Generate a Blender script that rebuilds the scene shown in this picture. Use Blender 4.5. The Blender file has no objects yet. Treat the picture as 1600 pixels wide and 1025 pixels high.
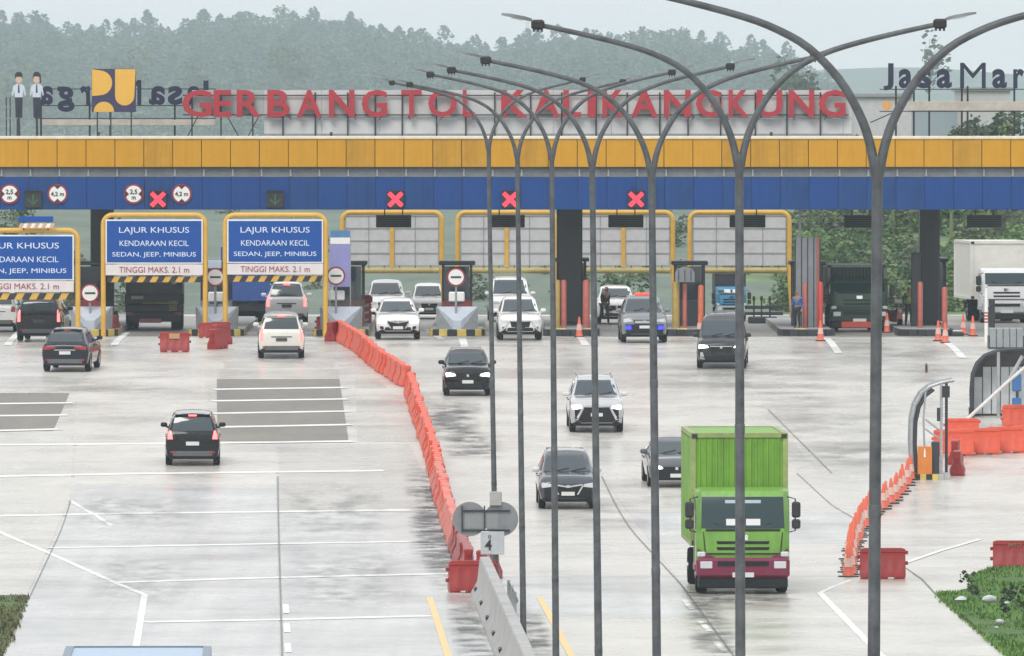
import bpy, math, random
import numpy as np
from mathutils import Vector, Matrix
from mathutils.bvhtree import BVHTree
R = math.radians
rnd = random.Random(7)
scene = bpy.context.scene
col = scene.collection

# ------------------------------------------------------------------ camera
F = 17430.0          # focal length in photo pixels (long telephoto)
HC = 11.9            # camera height above the near road
PITCH = math.atan(322.5 / F)
cam_d = bpy.data.cameras.new('camera')
cam = bpy.data.objects.new('camera', cam_d)
col.objects.link(cam)
cam.location = (0, 0, HC)
cam.rotation_euler = (math.pi / 2 - PITCH, 0, 0)
cam_d.sensor_width = 36
cam_d.lens = 36 * F / 1600
cam_d.clip_start = 1.0
cam_d.clip_end = 9000
scene.camera = cam
scene.render.resolution_x, scene.render.resolution_y = 1024, 656

# ------------------------------------------------------------------ world: overcast sky
SUN_EL, SUN_AZ = R(48), R(200)
world = bpy.data.worlds.new('World')
scene.world = world
world.use_nodes = True
wn, wl = world.node_tree.nodes, world.node_tree.links
wn.clear()
w_out = wn.new('ShaderNodeOutputWorld')
w_bg = wn.new('ShaderNodeBackground')
w_sky = wn.new('ShaderNodeTexSky')
w_sky.sky_type = 'NISHITA'
w_sky.sun_disc = False
w_sky.sun_elevation = SUN_EL
w_sky.sun_rotation = SUN_AZ
w_sky.air_density, w_sky.dust_density = 1.0, 3.0
w_tc = wn.new('ShaderNodeTexCoord')
w_sep = wn.new('ShaderNodeSeparateXYZ')
w_map = wn.new('ShaderNodeMapping')
w_map.inputs['Scale'].default_value = (1, 1, 3)
w_noi = wn.new('ShaderNodeTexNoise')
w_noi.inputs['Scale'].default_value = 2.2
w_noi.inputs['Detail'].default_value = 5
w_ramp = wn.new('ShaderNodeValToRGB')       # cloud deck: brighter overhead, as an overcast sky is
w_ramp.color_ramp.elements[0].position = 0.0
w_ramp.color_ramp.elements[0].color = (7.3, 7.3, 7.35, 1)
w_ramp.color_ramp.elements[1].position = 1.0
w_ramp.color_ramp.elements[1].color = (9.8, 10.0, 10.2, 1)
w_mul = wn.new('ShaderNodeMixRGB'); w_mul.blend_type = 'MULTIPLY'; w_mul.inputs['Fac'].default_value = 0.16
w_mix = wn.new('ShaderNodeMixRGB'); w_mix.inputs['Fac'].default_value = 0.93
wl.new(w_tc.outputs['Generated'], w_sep.inputs[0])
wl.new(w_sep.outputs['Z'], w_ramp.inputs['Fac'])
wl.new(w_tc.outputs['Generated'], w_map.inputs[0])
wl.new(w_map.outputs[0], w_noi.inputs['Vector'])
wl.new(w_ramp.outputs[0], w_mul.inputs[1])
wl.new(w_noi.outputs['Color'], w_mul.inputs[2])
wl.new(w_sky.outputs[0], w_mix.inputs[1])
wl.new(w_mul.outputs[0], w_mix.inputs[2])
wl.new(w_mix.outputs[0], w_bg.inputs['Color'])
w_bg.inputs['Strength'].default_value = 0.095
wl.new(w_bg.outputs[0], w_out.inputs['Surface'])

sun_d = bpy.data.lights.new('sun', 'SUN')
sun_d.energy = 1.1
sun_d.angle = R(25)
sun_d.color = (1.0, 0.97, 0.92)
sun = bpy.data.objects.new('sun', sun_d)
col.objects.link(sun)
sun.rotation_euler = (math.pi / 2 - SUN_EL, 0, math.pi - SUN_AZ)

vs = scene.view_settings
vs.view_transform = 'Standard'
vs.look = 'None'
vs.exposure = 0.60
vs.gamma = 1.0
vs.use_curve_mapping = False
cy = scene.cycles
cy.max_bounces = 6
cy.diffuse_bounces = 3
cy.glossy_bounces = 3
cy.transparent_max_bounces = 12
cy.volume_bounces = 1
cy.use_denoising = True

# ------------------------------------------------------------------ measuring helpers (photo pixel -> place)
def _ramp(y, a, b):
    if y <= a: return 0.0
    if y < b: return (y - a) ** 2 / (2 * (b - a))
    return y - (a + b) / 2
def gz(y):           # the plaza climbs 3 % towards the gate, then is level
    return 0.03066 * (_ramp(y, 318, 342) - _ramp(y, 426, 446))
_fw = Vector((0, math.cos(PITCH), -math.sin(PITCH)))
_up = Vector((0, math.sin(PITCH), math.cos(PITCH)))
def ray(px, py):
    return _fw + Vector((1, 0, 0)) * ((px - 800) / F) - _up * ((py - 512.5) / F)
def P(px, py, d):
    r = ray(px, py)
    return Vector((0, 0, HC)) + r * (d / r.y)
def G(px, py):       # ground point seen at a pixel
    r = ray(px, py)
    lo, hi = 40.0, 640.0
    f = lambda d: HC + r.z * d / r.y - gz(d)
    for _ in range(50):
        m = (lo + hi) / 2
        if f(m) > 0: lo = m
        else: hi = m
    d = (lo + hi) / 2
    return Vector((r.x * d / r.y, d, gz(d)))
def S(d): return F / d       # pixels per metre at a distance
ROAD = R(1.27)               # the road runs this much to the left of the view

# ------------------------------------------------------------------ materials
MATS = {}
def mat(name, rgb, rough=0.5, metal=0.0, var=0.12, scale=3.0, bump=0.0, bscale=30.0, coat=0.0, emit=None, estr=0.0, spec=0.5, streak=0.0):
    if name in MATS: return MATS[name]
    m = bpy.data.materials.new(name)
    m.use_nodes = True
    nt = m.node_tree; n, l = nt.nodes, nt.links
    b = n['Principled BSDF']
    b.inputs['Roughness'].default_value = rough
    b.inputs['Metallic'].default_value = metal
    b.inputs['Coat Weight'].default_value = coat
    b.inputs['Coat Roughness'].default_value = 0.08
    b.inputs['Specular IOR Level'].default_value = spec
    b.inputs['Base Color'].default_value = (*rgb, 1)
    if var > 0:
        tc = n.new('ShaderNodeTexCoord')
        nz = n.new('ShaderNodeTexNoise'); nz.inputs['Scale'].default_value = scale; nz.inputs['Detail'].default_value = 6
        nz.inputs['Roughness'].default_value = 0.65
        rp = n.new('ShaderNodeValToRGB')
        rp.color_ramp.elements[0].position = 0.3; rp.color_ramp.elements[1].position = 0.7
        rp.color_ramp.elements[0].color = (*[c * (1 - var) for c in rgb], 1)
        rp.color_ramp.elements[1].color = (*[min(1, c * (1 + var)) for c in rgb], 1)
        l.new(tc.outputs['Object'], nz.inputs['Vector'])
        l.new(nz.outputs['Fac'], rp.inputs['Fac'])
        l.new(rp.outputs[0], b.inputs['Base Color'])
        if streak > 0:           # rain streaks running down the sheet
            mp = n.new('ShaderNodeMapping'); mp.inputs['Scale'].default_value = (5.0, 5.0, 0.25)
            ns = n.new('ShaderNodeTexNoise'); ns.inputs['Scale'].default_value = 1.6; ns.inputs['Detail'].default_value = 5
            rs = n.new('ShaderNodeValToRGB'); rs.color_ramp.elements[0].position = 0.30; rs.color_ramp.elements[1].position = 0.58
            k_ = 1 - streak
            rs.color_ramp.elements[0].color = (k_, k_, k_, 1); rs.color_ramp.elements[1].color = (1, 1, 1, 1)
            mm_ = n.new('ShaderNodeMixRGB'); mm_.blend_type = 'MULTIPLY'; mm_.inputs['Fac'].default_value = 1
            gp = n.new('ShaderNodeNewGeometry')
            l.new(gp.outputs['Position'], mp.inputs[0]); l.new(mp.outputs[0], ns.inputs['Vector']); l.new(ns.outputs['Fac'], rs.inputs['Fac'])
            l.new(rp.outputs[0], mm_.inputs[1]); l.new(rs.outputs[0], mm_.inputs[2]); l.new(mm_.outputs[0], b.inputs['Base Color'])
        mr = n.new('ShaderNodeMapRange')
        mr.inputs['To Min'].default_value = max(0.02, rough - 0.12); mr.inputs['To Max'].default_value = min(1, rough + 0.12)
        l.new(nz.outputs['Fac'], mr.inputs['Value']); l.new(mr.outputs[0], b.inputs['Roughness'])
    if bump > 0:
        tc2 = n.new('ShaderNodeTexCoord')
        nb = n.new('ShaderNodeTexNoise'); nb.inputs['Scale'].default_value = bscale; nb.inputs['Detail'].default_value = 4
        bp = n.new('ShaderNodeBump'); bp.inputs['Strength'].default_value = bump; bp.inputs['Distance'].default_value = 0.02
        l.new(tc2.outputs['Object'], nb.inputs['Vector']); l.new(nb.outputs['Fac'], bp.inputs['Height'])
        l.new(bp.outputs[0], b.inputs['Normal'])
    if emit:
        b.inputs['Emission Color'].default_value = (*emit, 1)
        b.inputs['Emission Strength'].default_value = estr
    MATS[name] = m
    return m

def road_mat(name, light, dark, wet=0.45, streak=0.0, rmin=0.22, rmax=0.5):
    m = bpy.data.materials.new(name); m.use_nodes = True
    n, l = m.node_tree.nodes, m.node_tree.links
    b = n['Principled BSDF']; b.inputs['Specular IOR Level'].default_value = 0.42
    tc = n.new('ShaderNodeTexCoord')
    def noise(sc, sx, sy, det=5):
        mp = n.new('ShaderNodeMapping'); mp.inputs['Scale'].default_value = (sx, sy, 1)
        nz = n.new('ShaderNodeTexNoise'); nz.inputs['Scale'].default_value = sc; nz.inputs['Detail'].default_value = det
        nz.inputs['Roughness'].default_value = 0.6
        l.new(tc.outputs['Object'], mp.inputs[0]); l.new(mp.outputs[0], nz.inputs['Vector'])
        return nz
    big = noise(0.22, 1.0, 0.8)
    fine = noise(2.2, 1.0, 0.8, 7)
    lanes = noise(1.0, 1.1, 0.02, 3)
    r1 = n.new('ShaderNodeValToRGB')
    r1.color_ramp.elements[0].position = 0.36; r1.color_ramp.elements[1].position = 0.66
    r1.color_ramp.elements[0].color = (*dark, 1); r1.color_ramp.elements[1].color = (*light, 1)
    l.new(big.outputs['Fac'], r1.inputs['Fac'])
    r2 = n.new('ShaderNodeValToRGB')
    r2.color_ramp.elements[0].position = 0.25; r2.color_ramp.elements[1].position = 0.75
    r2.color_ramp.elements[0].color = (0.80, 0.80, 0.80, 1); r2.color_ramp.elements[1].color = (1.08, 1.08, 1.07, 1)
    l.new(fine.outputs['Fac'], r2.inputs['Fac'])
    mu = n.new('ShaderNodeMixRGB'); mu.blend_type = 'MULTIPLY'; mu.inputs['Fac'].default_value = 1
    l.new(r1.outputs[0], mu.inputs[1]); l.new(r2.outputs[0], mu.inputs[2])
    r3 = n.new('ShaderNodeValToRGB')
    r3.color_ramp.elements[0].position = 0.35; r3.color_ramp.elements[1].position = 0.65
    r3.color_ramp.elements[0].color = (1 - streak, 1 - streak, 1 - streak * 0.9, 1); r3.color_ramp.elements[1].color = (1, 1, 1, 1)
    l.new(lanes.outputs['Fac'], r3.inputs['Fac'])
    mu2 = n.new('ShaderNodeMixRGB'); mu2.blend_type = 'MULTIPLY'; mu2.inputs['Fac'].default_value = 1
    l.new(mu.outputs[0], mu2.inputs[1]); l.new(r3.outputs[0], mu2.inputs[2])
    l.new(mu2.outputs[0], b.inputs['Base Color'])
    mr = n.new('ShaderNodeMapRange'); mr.inputs['From Min'].default_value = 0.3; mr.inputs['From Max'].default_value = 0.7
    mr.inputs['To Min'].default_value = rmin; mr.inputs['To Max'].default_value = rmax
    l.new(big.outputs['Fac'], mr.inputs['Value']); l.new(mr.outputs[0], b.inputs['Roughness'])
    bp = n.new('ShaderNodeBump'); bp.inputs['Strength'].default_value = 0.25; bp.inputs['Distance'].default_value = 0.01
    l.new(fine.outputs['Fac'], bp.inputs['Height']); l.new(bp.outputs[0], b.inputs['Normal'])
    MATS[name] = m
    return m

def stain_mat(name, rgb, amount, sx, sy):
    m = bpy.data.materials.new(name); m.use_nodes = True
    n, l = m.node_tree.nodes, m.node_tree.links
    b = n['Principled BSDF']
    b.inputs['Base Color'].default_value = (*rgb, 1); b.inputs['Roughness'].default_value = 0.45
    tc = n.new('ShaderNodeTexCoord')
    mp = n.new('ShaderNodeMapping'); mp.inputs['Scale'].default_value = (sx, sy, 1)
    nz = n.new('ShaderNodeTexNoise'); nz.inputs['Scale'].default_value = 1.0; nz.inputs['Detail'].default_value = 7
    nz.inputs['Roughness'].default_value = 0.7
    l.new(tc.outputs['Object'], mp.inputs[0]); l.new(mp.outputs[0], nz.inputs['Vector'])
    uv = n.new('ShaderNodeSeparateXYZ'); l.new(tc.outputs['UV'], uv.inputs[0])
    def tent(o):
        a = n.new('ShaderNodeMath'); a.operation = 'SUBTRACT'; a.inputs[1].default_value = 0.5; l.new(o, a.inputs[0])
        c = n.new('ShaderNodeMath'); c.operation = 'ABSOLUTE'; l.new(a.outputs[0], c.inputs[0])
        d = n.new('ShaderNodeMapRange'); d.inputs['From Min'].default_value = 0.5; d.inputs['From Max'].default_value = 0.22
        l.new(c.outputs[0], d.inputs['Value']); return d.outputs[0]
    e = n.new('ShaderNodeMath'); e.operation = 'MULTIPLY'
    l.new(tent(uv.outputs['X']), e.inputs[0]); l.new(tent(uv.outputs['Y']), e.inputs[1])
    th = n.new('ShaderNodeMapRange'); th.inputs['From Min'].default_value = 0.44; th.inputs['From Max'].default_value = 0.66
    l.new(nz.outputs['Fac'], th.inputs['Value'])
    q = n.new('ShaderNodeMath'); q.operation = 'MULTIPLY'
    l.new(e.outputs[0], q.inputs[0]); l.new(th.outputs[0], q.inputs[1])
    mr = n.new('ShaderNodeMapRange'); mr.inputs['From Min'].default_value = 0.0; mr.inputs['From Max'].default_value = 0.8
    mr.inputs['To Max'].default_value = amount
    l.new(q.outputs[0], mr.inputs['Value']); l.new(mr.outputs[0], b.inputs['Alpha'])
    MATS[name] = m
    return m

# ------------------------------------------------------------------ mesh helpers
class MB:
    def __init__(s): s.v, s.f, s.m = [], [], []
    def quad_grid(s, pts, nu, nv, mi=0, flip=False):
        b = len(s.v); s.v += [tuple(p) for p in pts]
        for j in range(nv):
            for i in range(nu):
                a = b + j * (nu + 1) + i
                q = (a, a + 1, a + nu + 2, a + nu + 1)
                s.f.append(q[::-1] if flip else q); s.m.append(mi)
    def box(s, x0, x1, y0, y1, z0, z1, mi=0, bev=0.0):
        b = len(s.v)
        if bev <= 0:
            s.v += [(x0,y0,z0),(x1,y0,z0),(x1,y1,z0),(x0,y1,z0),(x0,y0,z1),(x1,y0,z1),(x1,y1,z1),(x0,y1,z1)]
            for q in ((0,3,2,1),(4,5,6,7),(0,1,5,4),(1,2,6,5),(2,3,7,6),(3,0,4,7)):
                s.f.append(tuple(b + k for k in q)); s.m.append(mi)
            return
        e = min(bev, (x1-x0)*.49, (y1-y0)*.49, (z1-z0)*.49)
        idx = {}
        for ix, X in ((0, x0), (1, x1)):
            for iy, Y in ((0, y0), (1, y1)):
                for iz, Z in ((0, z0), (1, z1)):
                    dx, dy, dz = (e if ix == 0 else -e), (e if iy == 0 else -e), (e if iz == 0 else -e)
                    for k, p in enumerate(((X, Y+dy, Z+dz), (X+dx, Y, Z+dz), (X+dx, Y+dy, Z))):
                        idx[(ix,iy,iz,k)] = len(s.v); s.v.append(p)
        def add(keys):
            q = [idx[k] for k in keys]
            c = Vector(((x0+x1)/2, (y0+y1)/2, (z0+z1)/2))
            p = [Vector(s.v[i]) for i in q]
            nn = (p[1]-p[0]).cross(p[2]-p[0])
            if nn.dot(sum(p, Vector())/len(p) - c) < 0: q = q[::-1]
            s.f.append(tuple(q)); s.m.append(mi)
        for i in (0, 1):
            add([(i,0,0,0),(i,1,0,0),(i,1,1,0),(i,0,1,0)])
            add([(0,i,0,1),(1,i,0,1),(1,i,1,1),(0,i,1,1)])
            add([(0,0,i,2),(1,0,i,2),(1,1,i,2),(0,1,i,2)])
            for j in (0, 1):
                add([(i,j,0,0),(i,j,1,0),(i,j,1,1),(i,j,0,1)])
                add([(i,0,j,0),(i,1,j,0),(i,1,j,2),(i,0,j,2)])
                add([(0,i,j,1),(1,i,j,1),(1,i,j,2),(0,i,j,2)])
        for ix in (0,1):
            for iy in (0,1):
                for iz in (0,1): add([(ix,iy,iz,0),(ix,iy,iz,1),(ix,iy,iz,2)])
    def rings(s, rings, mi=0, cap0=True, cap1=True, closed=True):
        n = len(rings[0]); b = len(s.v)
        for r in rings: s.v += [tuple(p) for p in r]
        for k in range(len(rings) - 1):
            for i in range(n if closed else n - 1):
                j = (i + 1) % n
                s.f.append((b+k*n+i, b+k*n+j, b+(k+1)*n+j, b+(k+1)*n+i)); s.m.append(mi)
        if cap0: s.f.append(tuple(b + i for i in range(n))[::-1]); s.m.append(mi)
        if cap1: s.f.append(tuple(b + (len(rings)-1)*n + i for i in range(n))); s.m.append(mi)
    def tube(s, pts, r, n=8, mi=0, caps=True):
        pts = [Vector(p) for p in pts]
        rr = r if isinstance(r, (list, tuple)) else [r] * len(pts)
        rings, prev = [], None
        for i, p in enumerate(pts):
            t = (pts[min(i+1, len(pts)-1)] - pts[max(i-1, 0)]).normalized()
            a = prev if prev is not None else (Vector((1,0,0)) if abs(t.x) < 0.9 else Vector((0,1,0)))
            u = (a - t * a.dot(t)).normalized(); prev = u
            w = t.cross(u)
            rings.append([p + (u*math.cos(2*math.pi*k/n) + w*math.sin(2*math.pi*k/n)) * rr[i] for k in range(n)])
        s.rings(rings, mi, caps, caps)
    def lathe(s, prof, n=12, axis='z', c=(0,0,0), mi=0, cap0=True, cap1=True):
        rings = []
        for r, h in prof:
            q = []
            for k in range(n):
                a = 2*math.pi*k/n; x, y = r*math.cos(a), r*math.sin(a)
                if axis == 'z': p = (x, y, h)
                elif axis == 'y': p = (x, -h, y)
                else: p = (h, x, y)
                q.append((p[0]+c[0], p[1]+c[1], p[2]+c[2]))
            rings.append(q)
        s.rings(rings, mi, cap0, cap1)
    def prism(s, poly, y0, y1, mi=0, axis='y'):
        # poly in (x,z) counter-clockwise seen from -y ; extruded from y0 (front) to y1
        if axis == 'y':
            a = [(x, y0, z) for x, z in poly]; c = [(x, y1, z) for x, z in poly]
        elif axis == 'x':
            a = [(y0, x, z) for x, z in poly]; c = [(y1, x, z) for x, z in poly]
        else:
            a = [(x, z, y0) for x, z in poly]; c = [(x, z, y1) for x, z in poly]
        s.rings([a, c], mi)
    def build(s, name, mats, parent=None, smooth=None, loc=None, fix=True):
        me = bpy.data.meshes.new(name)
        me.from_pydata([tuple(p) for p in s.v], [], s.f)
        if not isinstance(mats, (list, tuple)): mats = [mats]
        for m in mats: me.materials.append(m)
        me.polygons.foreach_set('material_index', s.m)
        if fix and len(s.f) < 6000:
            import bmesh
            bm = bmesh.new(); bm.from_mesh(me)
            bmesh.ops.recalc_face_normals(bm, faces=bm.faces)
            bm.to_mesh(me); bm.free()
        if smooth is not None:
            me.polygons.foreach_set('use_smooth', [True] * len(me.polygons))
            me.set_sharp_from_angle(angle=R(smooth))
        me.update()
        o = bpy.data.objects.new(name, me)
        col.objects.link(o)
        if parent is not None: o.parent = parent
        if loc is not None: o.location = loc
        return o

def tag(o, label=None, cat=None, group=None, kind=None):
    if label: o['label'] = label
    if cat: o['category'] = cat
    if group: o['group'] = group
    if kind: o['kind'] = kind
    return o
def thing(name, label, cat, loc=(0,0,0), rz=0.0, group=None, kind=None):
    o = bpy.data.objects.new(name, None)
    o.empty_display_size = 0.3
    col.objects.link(o)
    o.location = loc; o.rotation_euler = (0, 0, rz)
    return tag(o, label, cat, group, kind)
def dup(o, parent=None, loc=None, rz=None, label=None):
    c = o.copy(); col.objects.link(c)
    if parent is not None: c.parent = parent
    if loc is not None: c.location = loc
    if rz is not None: c.rotation_euler = (0, 0, rz)
    if label: c['label'] = label
    for ch in list(o.children): dup(ch, c)
    return c
def text_mesh(body, size, depth, m, name, parent=None, loc=(0,0,0), rz=0.0, align='CENTER', bold=0.0, width=None, height=None):
    cu = bpy.data.curves.new(name, 'FONT')
    cu.body = body; cu.size = size; cu.extrude = depth / 2; cu.offset = bold
    cu.align_x = align; cu.resolution_u = 3
    t = bpy.data.objects.new(name, cu)
    me = bpy.data.meshes.new_from_object(t)
    bpy.data.objects.remove(t); bpy.data.curves.remove(cu)
    v = np.empty(len(me.vertices) * 3); me.vertices.foreach_get('co', v); v = v.reshape(-1, 3)
    if width:
        w = v[:,0].max() - v[:,0].min(); cx = (v[:,0].max() + v[:,0].min()) / 2
        v[:,0] = (v[:,0] - cx) * width / w
    if height:
        h0 = v[:,1].min(); v[:,1] = (v[:,1] - h0) * height / (v[:,1].max() - h0)
    v2 = np.stack([v[:,0], -v[:,2], v[:,1]], 1)      # upright, facing -y
    me.vertices.foreach_set('co', v2.ravel()); me.update()
    me.materials.append(m); me.name = name
    o = bpy.data.objects.new(name, me); col.objects.link(o)
    if parent is not None: o.parent = parent
    o.location = loc; o.rotation_euler = (0, 0, rz)
    return o
def disc(mb, r, y0, y1, cx=0, cz=0, n=24, mi=0):
    mb.rings([[(cx + r*math.cos(2*math.pi*k/n), y, cz + r*math.sin(2*math.pi*k/n)) for k in range(n)] for y in (y0, y1)], mi)
# ------------------------------------------------------------------ shared materials
M_conc = mat('concrete', (0.36, 0.36, 0.35), 0.6, var=0.25, scale=1.2, bump=0.2)
M_kerb = mat('kerb_concrete', (0.33, 0.33, 0.32), 0.6, var=0.3, scale=2)
M_black = mat('black_paint', (0.02, 0.02, 0.022), 0.45)
M_yellow = mat('yellow_panel_paint', (0.56, 0.285, 0.012), 0.45, var=0.10, scale=0.7, streak=0.09, spec=0.25)
M_ypost = mat('yellow_post_paint', (0.62, 0.36, 0.05), 0.4, var=0.12, scale=2)
M_blue = mat('blue_panel_paint', (0.007, 0.054, 0.225), 0.45, var=0.12, scale=0.6, streak=0.12, spec=0.2)
M_grey = mat('grey_paint', (0.27, 0.29, 0.30), 0.5, var=0.15)
M_dgrey = mat('dark_grey_cladding', (0.030, 0.035, 0.043), 0.45, var=0.15)
M_lgrey = mat('light_grey_panel', (0.50, 0.50, 0.50), 0.5, var=0.1)
M_white = mat('white_paint', (0.78, 0.78, 0.76), 0.4, var=0.05)
M_steel = mat('galvanised_steel', (0.40, 0.41, 0.42), 0.42, 0.6, var=0.2)
M_pole = mat('lamp_pole_steel', (0.085, 0.094, 0.101), 0.55, 0.2, var=0.4, scale=5)
M_red = mat('red_paint', (0.50, 0.035, 0.03), 0.4, var=0.15)
M_orange = mat('orange_plastic', (0.66, 0.085, 0.035), 0.4, var=0.14, scale=4)
M_redpl = mat('red_plastic', (0.28, 0.016, 0.014), 0.4, var=0.2, scale=4)
M_pinkpl = mat('faded_red_plastic', (0.62, 0.16, 0.12), 0.45, var=0.2, scale=4)
M_glass = mat('dark_glass', (0.02, 0.036, 0.046), 0.05, var=0.0, spec=0.9)  # base tinted blue-grey for the sky reflected in the windshields
M_tyre = mat('tyre_rubber', (0.009, 0.009, 0.010), 0.85, var=0.1, spec=0.2)
M_trim = mat('black_trim', (0.010, 0.011, 0.012), 0.55, var=0.1, spec=0.3)
M_chrome = mat('chrome', (0.75, 0.76, 0.78), 0.15, 1.0, var=0.0)
M_rim = mat('wheel_alloy', (0.35, 0.36, 0.37), 0.35, 0.8, var=0.0)
M_plate = mat('plate_white', (0.62, 0.63, 0.62), 0.5, var=0.0)
M_head = mat('headlight_lit', (0.9, 0.9, 0.88), 0.2, var=0.0, emit=(1.0, 0.97, 0.90), estr=2.6)
M_headoff = mat('headlight_lens', (0.55, 0.57, 0.6), 0.12, var=0.0, spec=0.8)
M_tail = mat('tail_light_lit', (0.6, 0.02, 0.02), 0.25, var=0.0, emit=(1.0, 0.07, 0.07), estr=1.3)
M_tailoff = mat('tail_light_lens', (0.33, 0.02, 0.02), 0.2, var=0.0)
M_brake = mat('brake_light_lit', (0.8, 0.05, 0.05), 0.25, var=0.0, emit=(1.0, 0.14, 0.13), estr=2.2)
M_tan = mat('tan_board', (0.44, 0.36, 0.26), 0.6, var=0.1)
M_navy = mat('navy_letter', (0.008, 0.010, 0.045), 0.4, var=0.1)
M_signred = mat('red_letter', (0.42, 0.022, 0.036), 0.4, var=0.15, scale=2)
M_signblue = mat('sign_blue', (0.005, 0.068, 0.31), 0.5, var=0.05, scale=1, spec=0.2)
M_backpanel = mat('sign_back_panel', (0.56, 0.56, 0.55), 0.6, var=0.10, scale=0.8)
M_line = mat('road_paint_white', (0.76, 0.76, 0.74), 0.4, var=0.16, scale=1.2)
M_yline = mat('road_paint_yellow', (0.78, 0.52, 0.20), 0.4, var=0.1, scale=3)
M_joint = mat('joint_dark', (0.16, 0.16, 0.155), 0.5, var=0.3, scale=2)
M_skin = mat('skin', (0.30, 0.17, 0.11), 0.55, var=0.0)
M_bark = mat('bark', (0.09, 0.07, 0.05), 0.85)

# ------------------------------------------------------------------ setting: ground, road
def ground_grid(x0, x1, y0, y1, dx, dy, zf, name, m, parent=None):
    xs = np.linspace(x0, x1, max(2, int((x1-x0)/dx)+1)); ys = np.linspace(y0, y1, max(2, int((y1-y0)/dy)+1))
    mb = MB()
    mb.quad_grid([(x, y, zf(x, y)) for y in ys for x in xs], len(xs)-1, len(ys)-1)
    o = mb.build(name, m, parent, smooth=180, fix=False)
    return o
M_earth = mat('earth_grass', (0.10, 0.13, 0.055), 0.9, var=0.3, scale=0.2)
tag(ground_grid(-700, 700, -60, 7950, 140, 10, lambda x, y: gz(y) - 0.06, 'ground', M_earth), kind='structure')
M_road = road_mat('road_concrete', (0.60, 0.58, 0.535), (0.47, 0.455, 0.42), rmin=0.16, rmax=0.38)
road = tag(ground_grid(-60, 60, -40, 540, 10, 4, lambda x, y: gz(y), 'road', M_road), kind='structure')

M_lane = road_mat('lane_concrete', (0.30, 0.285, 0.26), (0.19, 0.18, 0.165), rmin=0.35, rmax=0.55)  # dry, dirty concrete, darkened also for the shade beneath the gate roof
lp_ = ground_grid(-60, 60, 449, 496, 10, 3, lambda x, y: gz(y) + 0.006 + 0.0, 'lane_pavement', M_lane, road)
SL = [road_mat('slab_cool', (0.61, 0.615, 0.605), (0.49, 0.495, 0.49), streak=0.16, rmin=0.16, rmax=0.33),
      road_mat('slab_warm', (0.61, 0.59, 0.54), (0.50, 0.48, 0.44), streak=0.05, rmin=0.18, rmax=0.40),
      road_mat('slab_dark', (0.22, 0.195, 0.16), (0.125, 0.113, 0.095), streak=0.1, rmin=0.4, rmax=0.55),
      road_mat('slab_mid', (0.52, 0.50, 0.455), (0.40, 0.385, 0.355), streak=0.08, rmin=0.18, rmax=0.36)]
def lerp_poly(poly, y):
    for (xa, ya), (xb, yb) in zip(poly, poly[1:]):
        if y <= yb or (xb, yb) == poly[-1]:
            return xa + (xb - xa) * (y - ya) / (yb - ya)
def slab(xl, xr, yt, yb, m, lift=0.010, gap=0.05, name='concrete_slab', tilt=0.0):
    # xl, xr: functions of pixel row; yt / yb pixel rows ; a cast bay of the pavement with its own edges
    mb = MB(); nv = 6
    pts = []
    a, c = G(800, yt), G(800, yb)
    for j in range(nv + 1):
        d = (a.y - gap) + ((c.y + gap) - (a.y - gap)) * j / nv
        py = 512.5 - F * ((gz(d) - HC) / d * (_fw.y) - _fw.z) / 1.0
        # exact row of that depth
        zz = (gz(d) - HC) / d
        py = 512.5 + F * (-(zz * _fw.y - _fw.z) / (_up.z - zz * _up.y))
        L, Rr = xl(py), xr(py)
        for i in range(3):
            px = L + (Rr - L) * i / 2
            p = ray(px, py); x = p.x * d / p.y
            x += gap if i == 0 else (-gap if i == 2 else 0)
            pts.append((x, d - tilt * (x), gz(d) + lift))
    mb.quad_grid(pts, 2, nv)
    # skirt down to the bed
    def edge(ix):
        b = len(mb.v); 
        for k in ix: x, y, z = pts[k]; mb.v += [(x, y, z), (x, y, z - lift - 0.03)]
        for q in range(len(ix) - 1): mb.f.append((b+2*q, b+2*q+2, b+2*q+3, b+2*q+1)); mb.m.append(0)
    edge([0, 1, 2]); edge([nv*3, nv*3+1, nv*3+2]); edge([k*3 for k in range(nv+1)]); edge([k*3+2 for k in range(nv+1)])
    return mb.build(name, m, road, fix=False)
e1 = [(126, 560), (122, 620), (112, 780), (5, 1021), (-45, 1130)]
e2 = [(330, 560), (331, 600), (330, 690), (434, 700), (434, 750), (442, 1130)]
e2b = lambda y: 434 + 0.022 * (y - 750)
e3 = [(552, 560), (690, 780), (700, 846), (712, 892), (728, 930), (770, 1026), (812, 1130)]
rows = [1100, 1030, 967, 901, 850, 801, 757, 722, 694]
fe1 = lambda y: lerp_poly(e1, y)
fe3 = lambda y: min(lerp_poly([(556, 560), (640, 690), (684, 780), (700, 846), (712, 892), (728, 930), (770, 1026), (812, 1130)], y), 2000)
for k in range(len(rows) - 1):
    yb, yt = rows[k], rows[k + 1]
    slab(lambda y: -140, fe1, yt, yb, SL[1])
    slab(fe1, e2b, yt, yb, SL[0 if k < 6 else 1])
    slab(e2b, fe3, yt, yb, SL[0 if 1 <= k < 5 else (1 if k == 0 else 3)])
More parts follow.
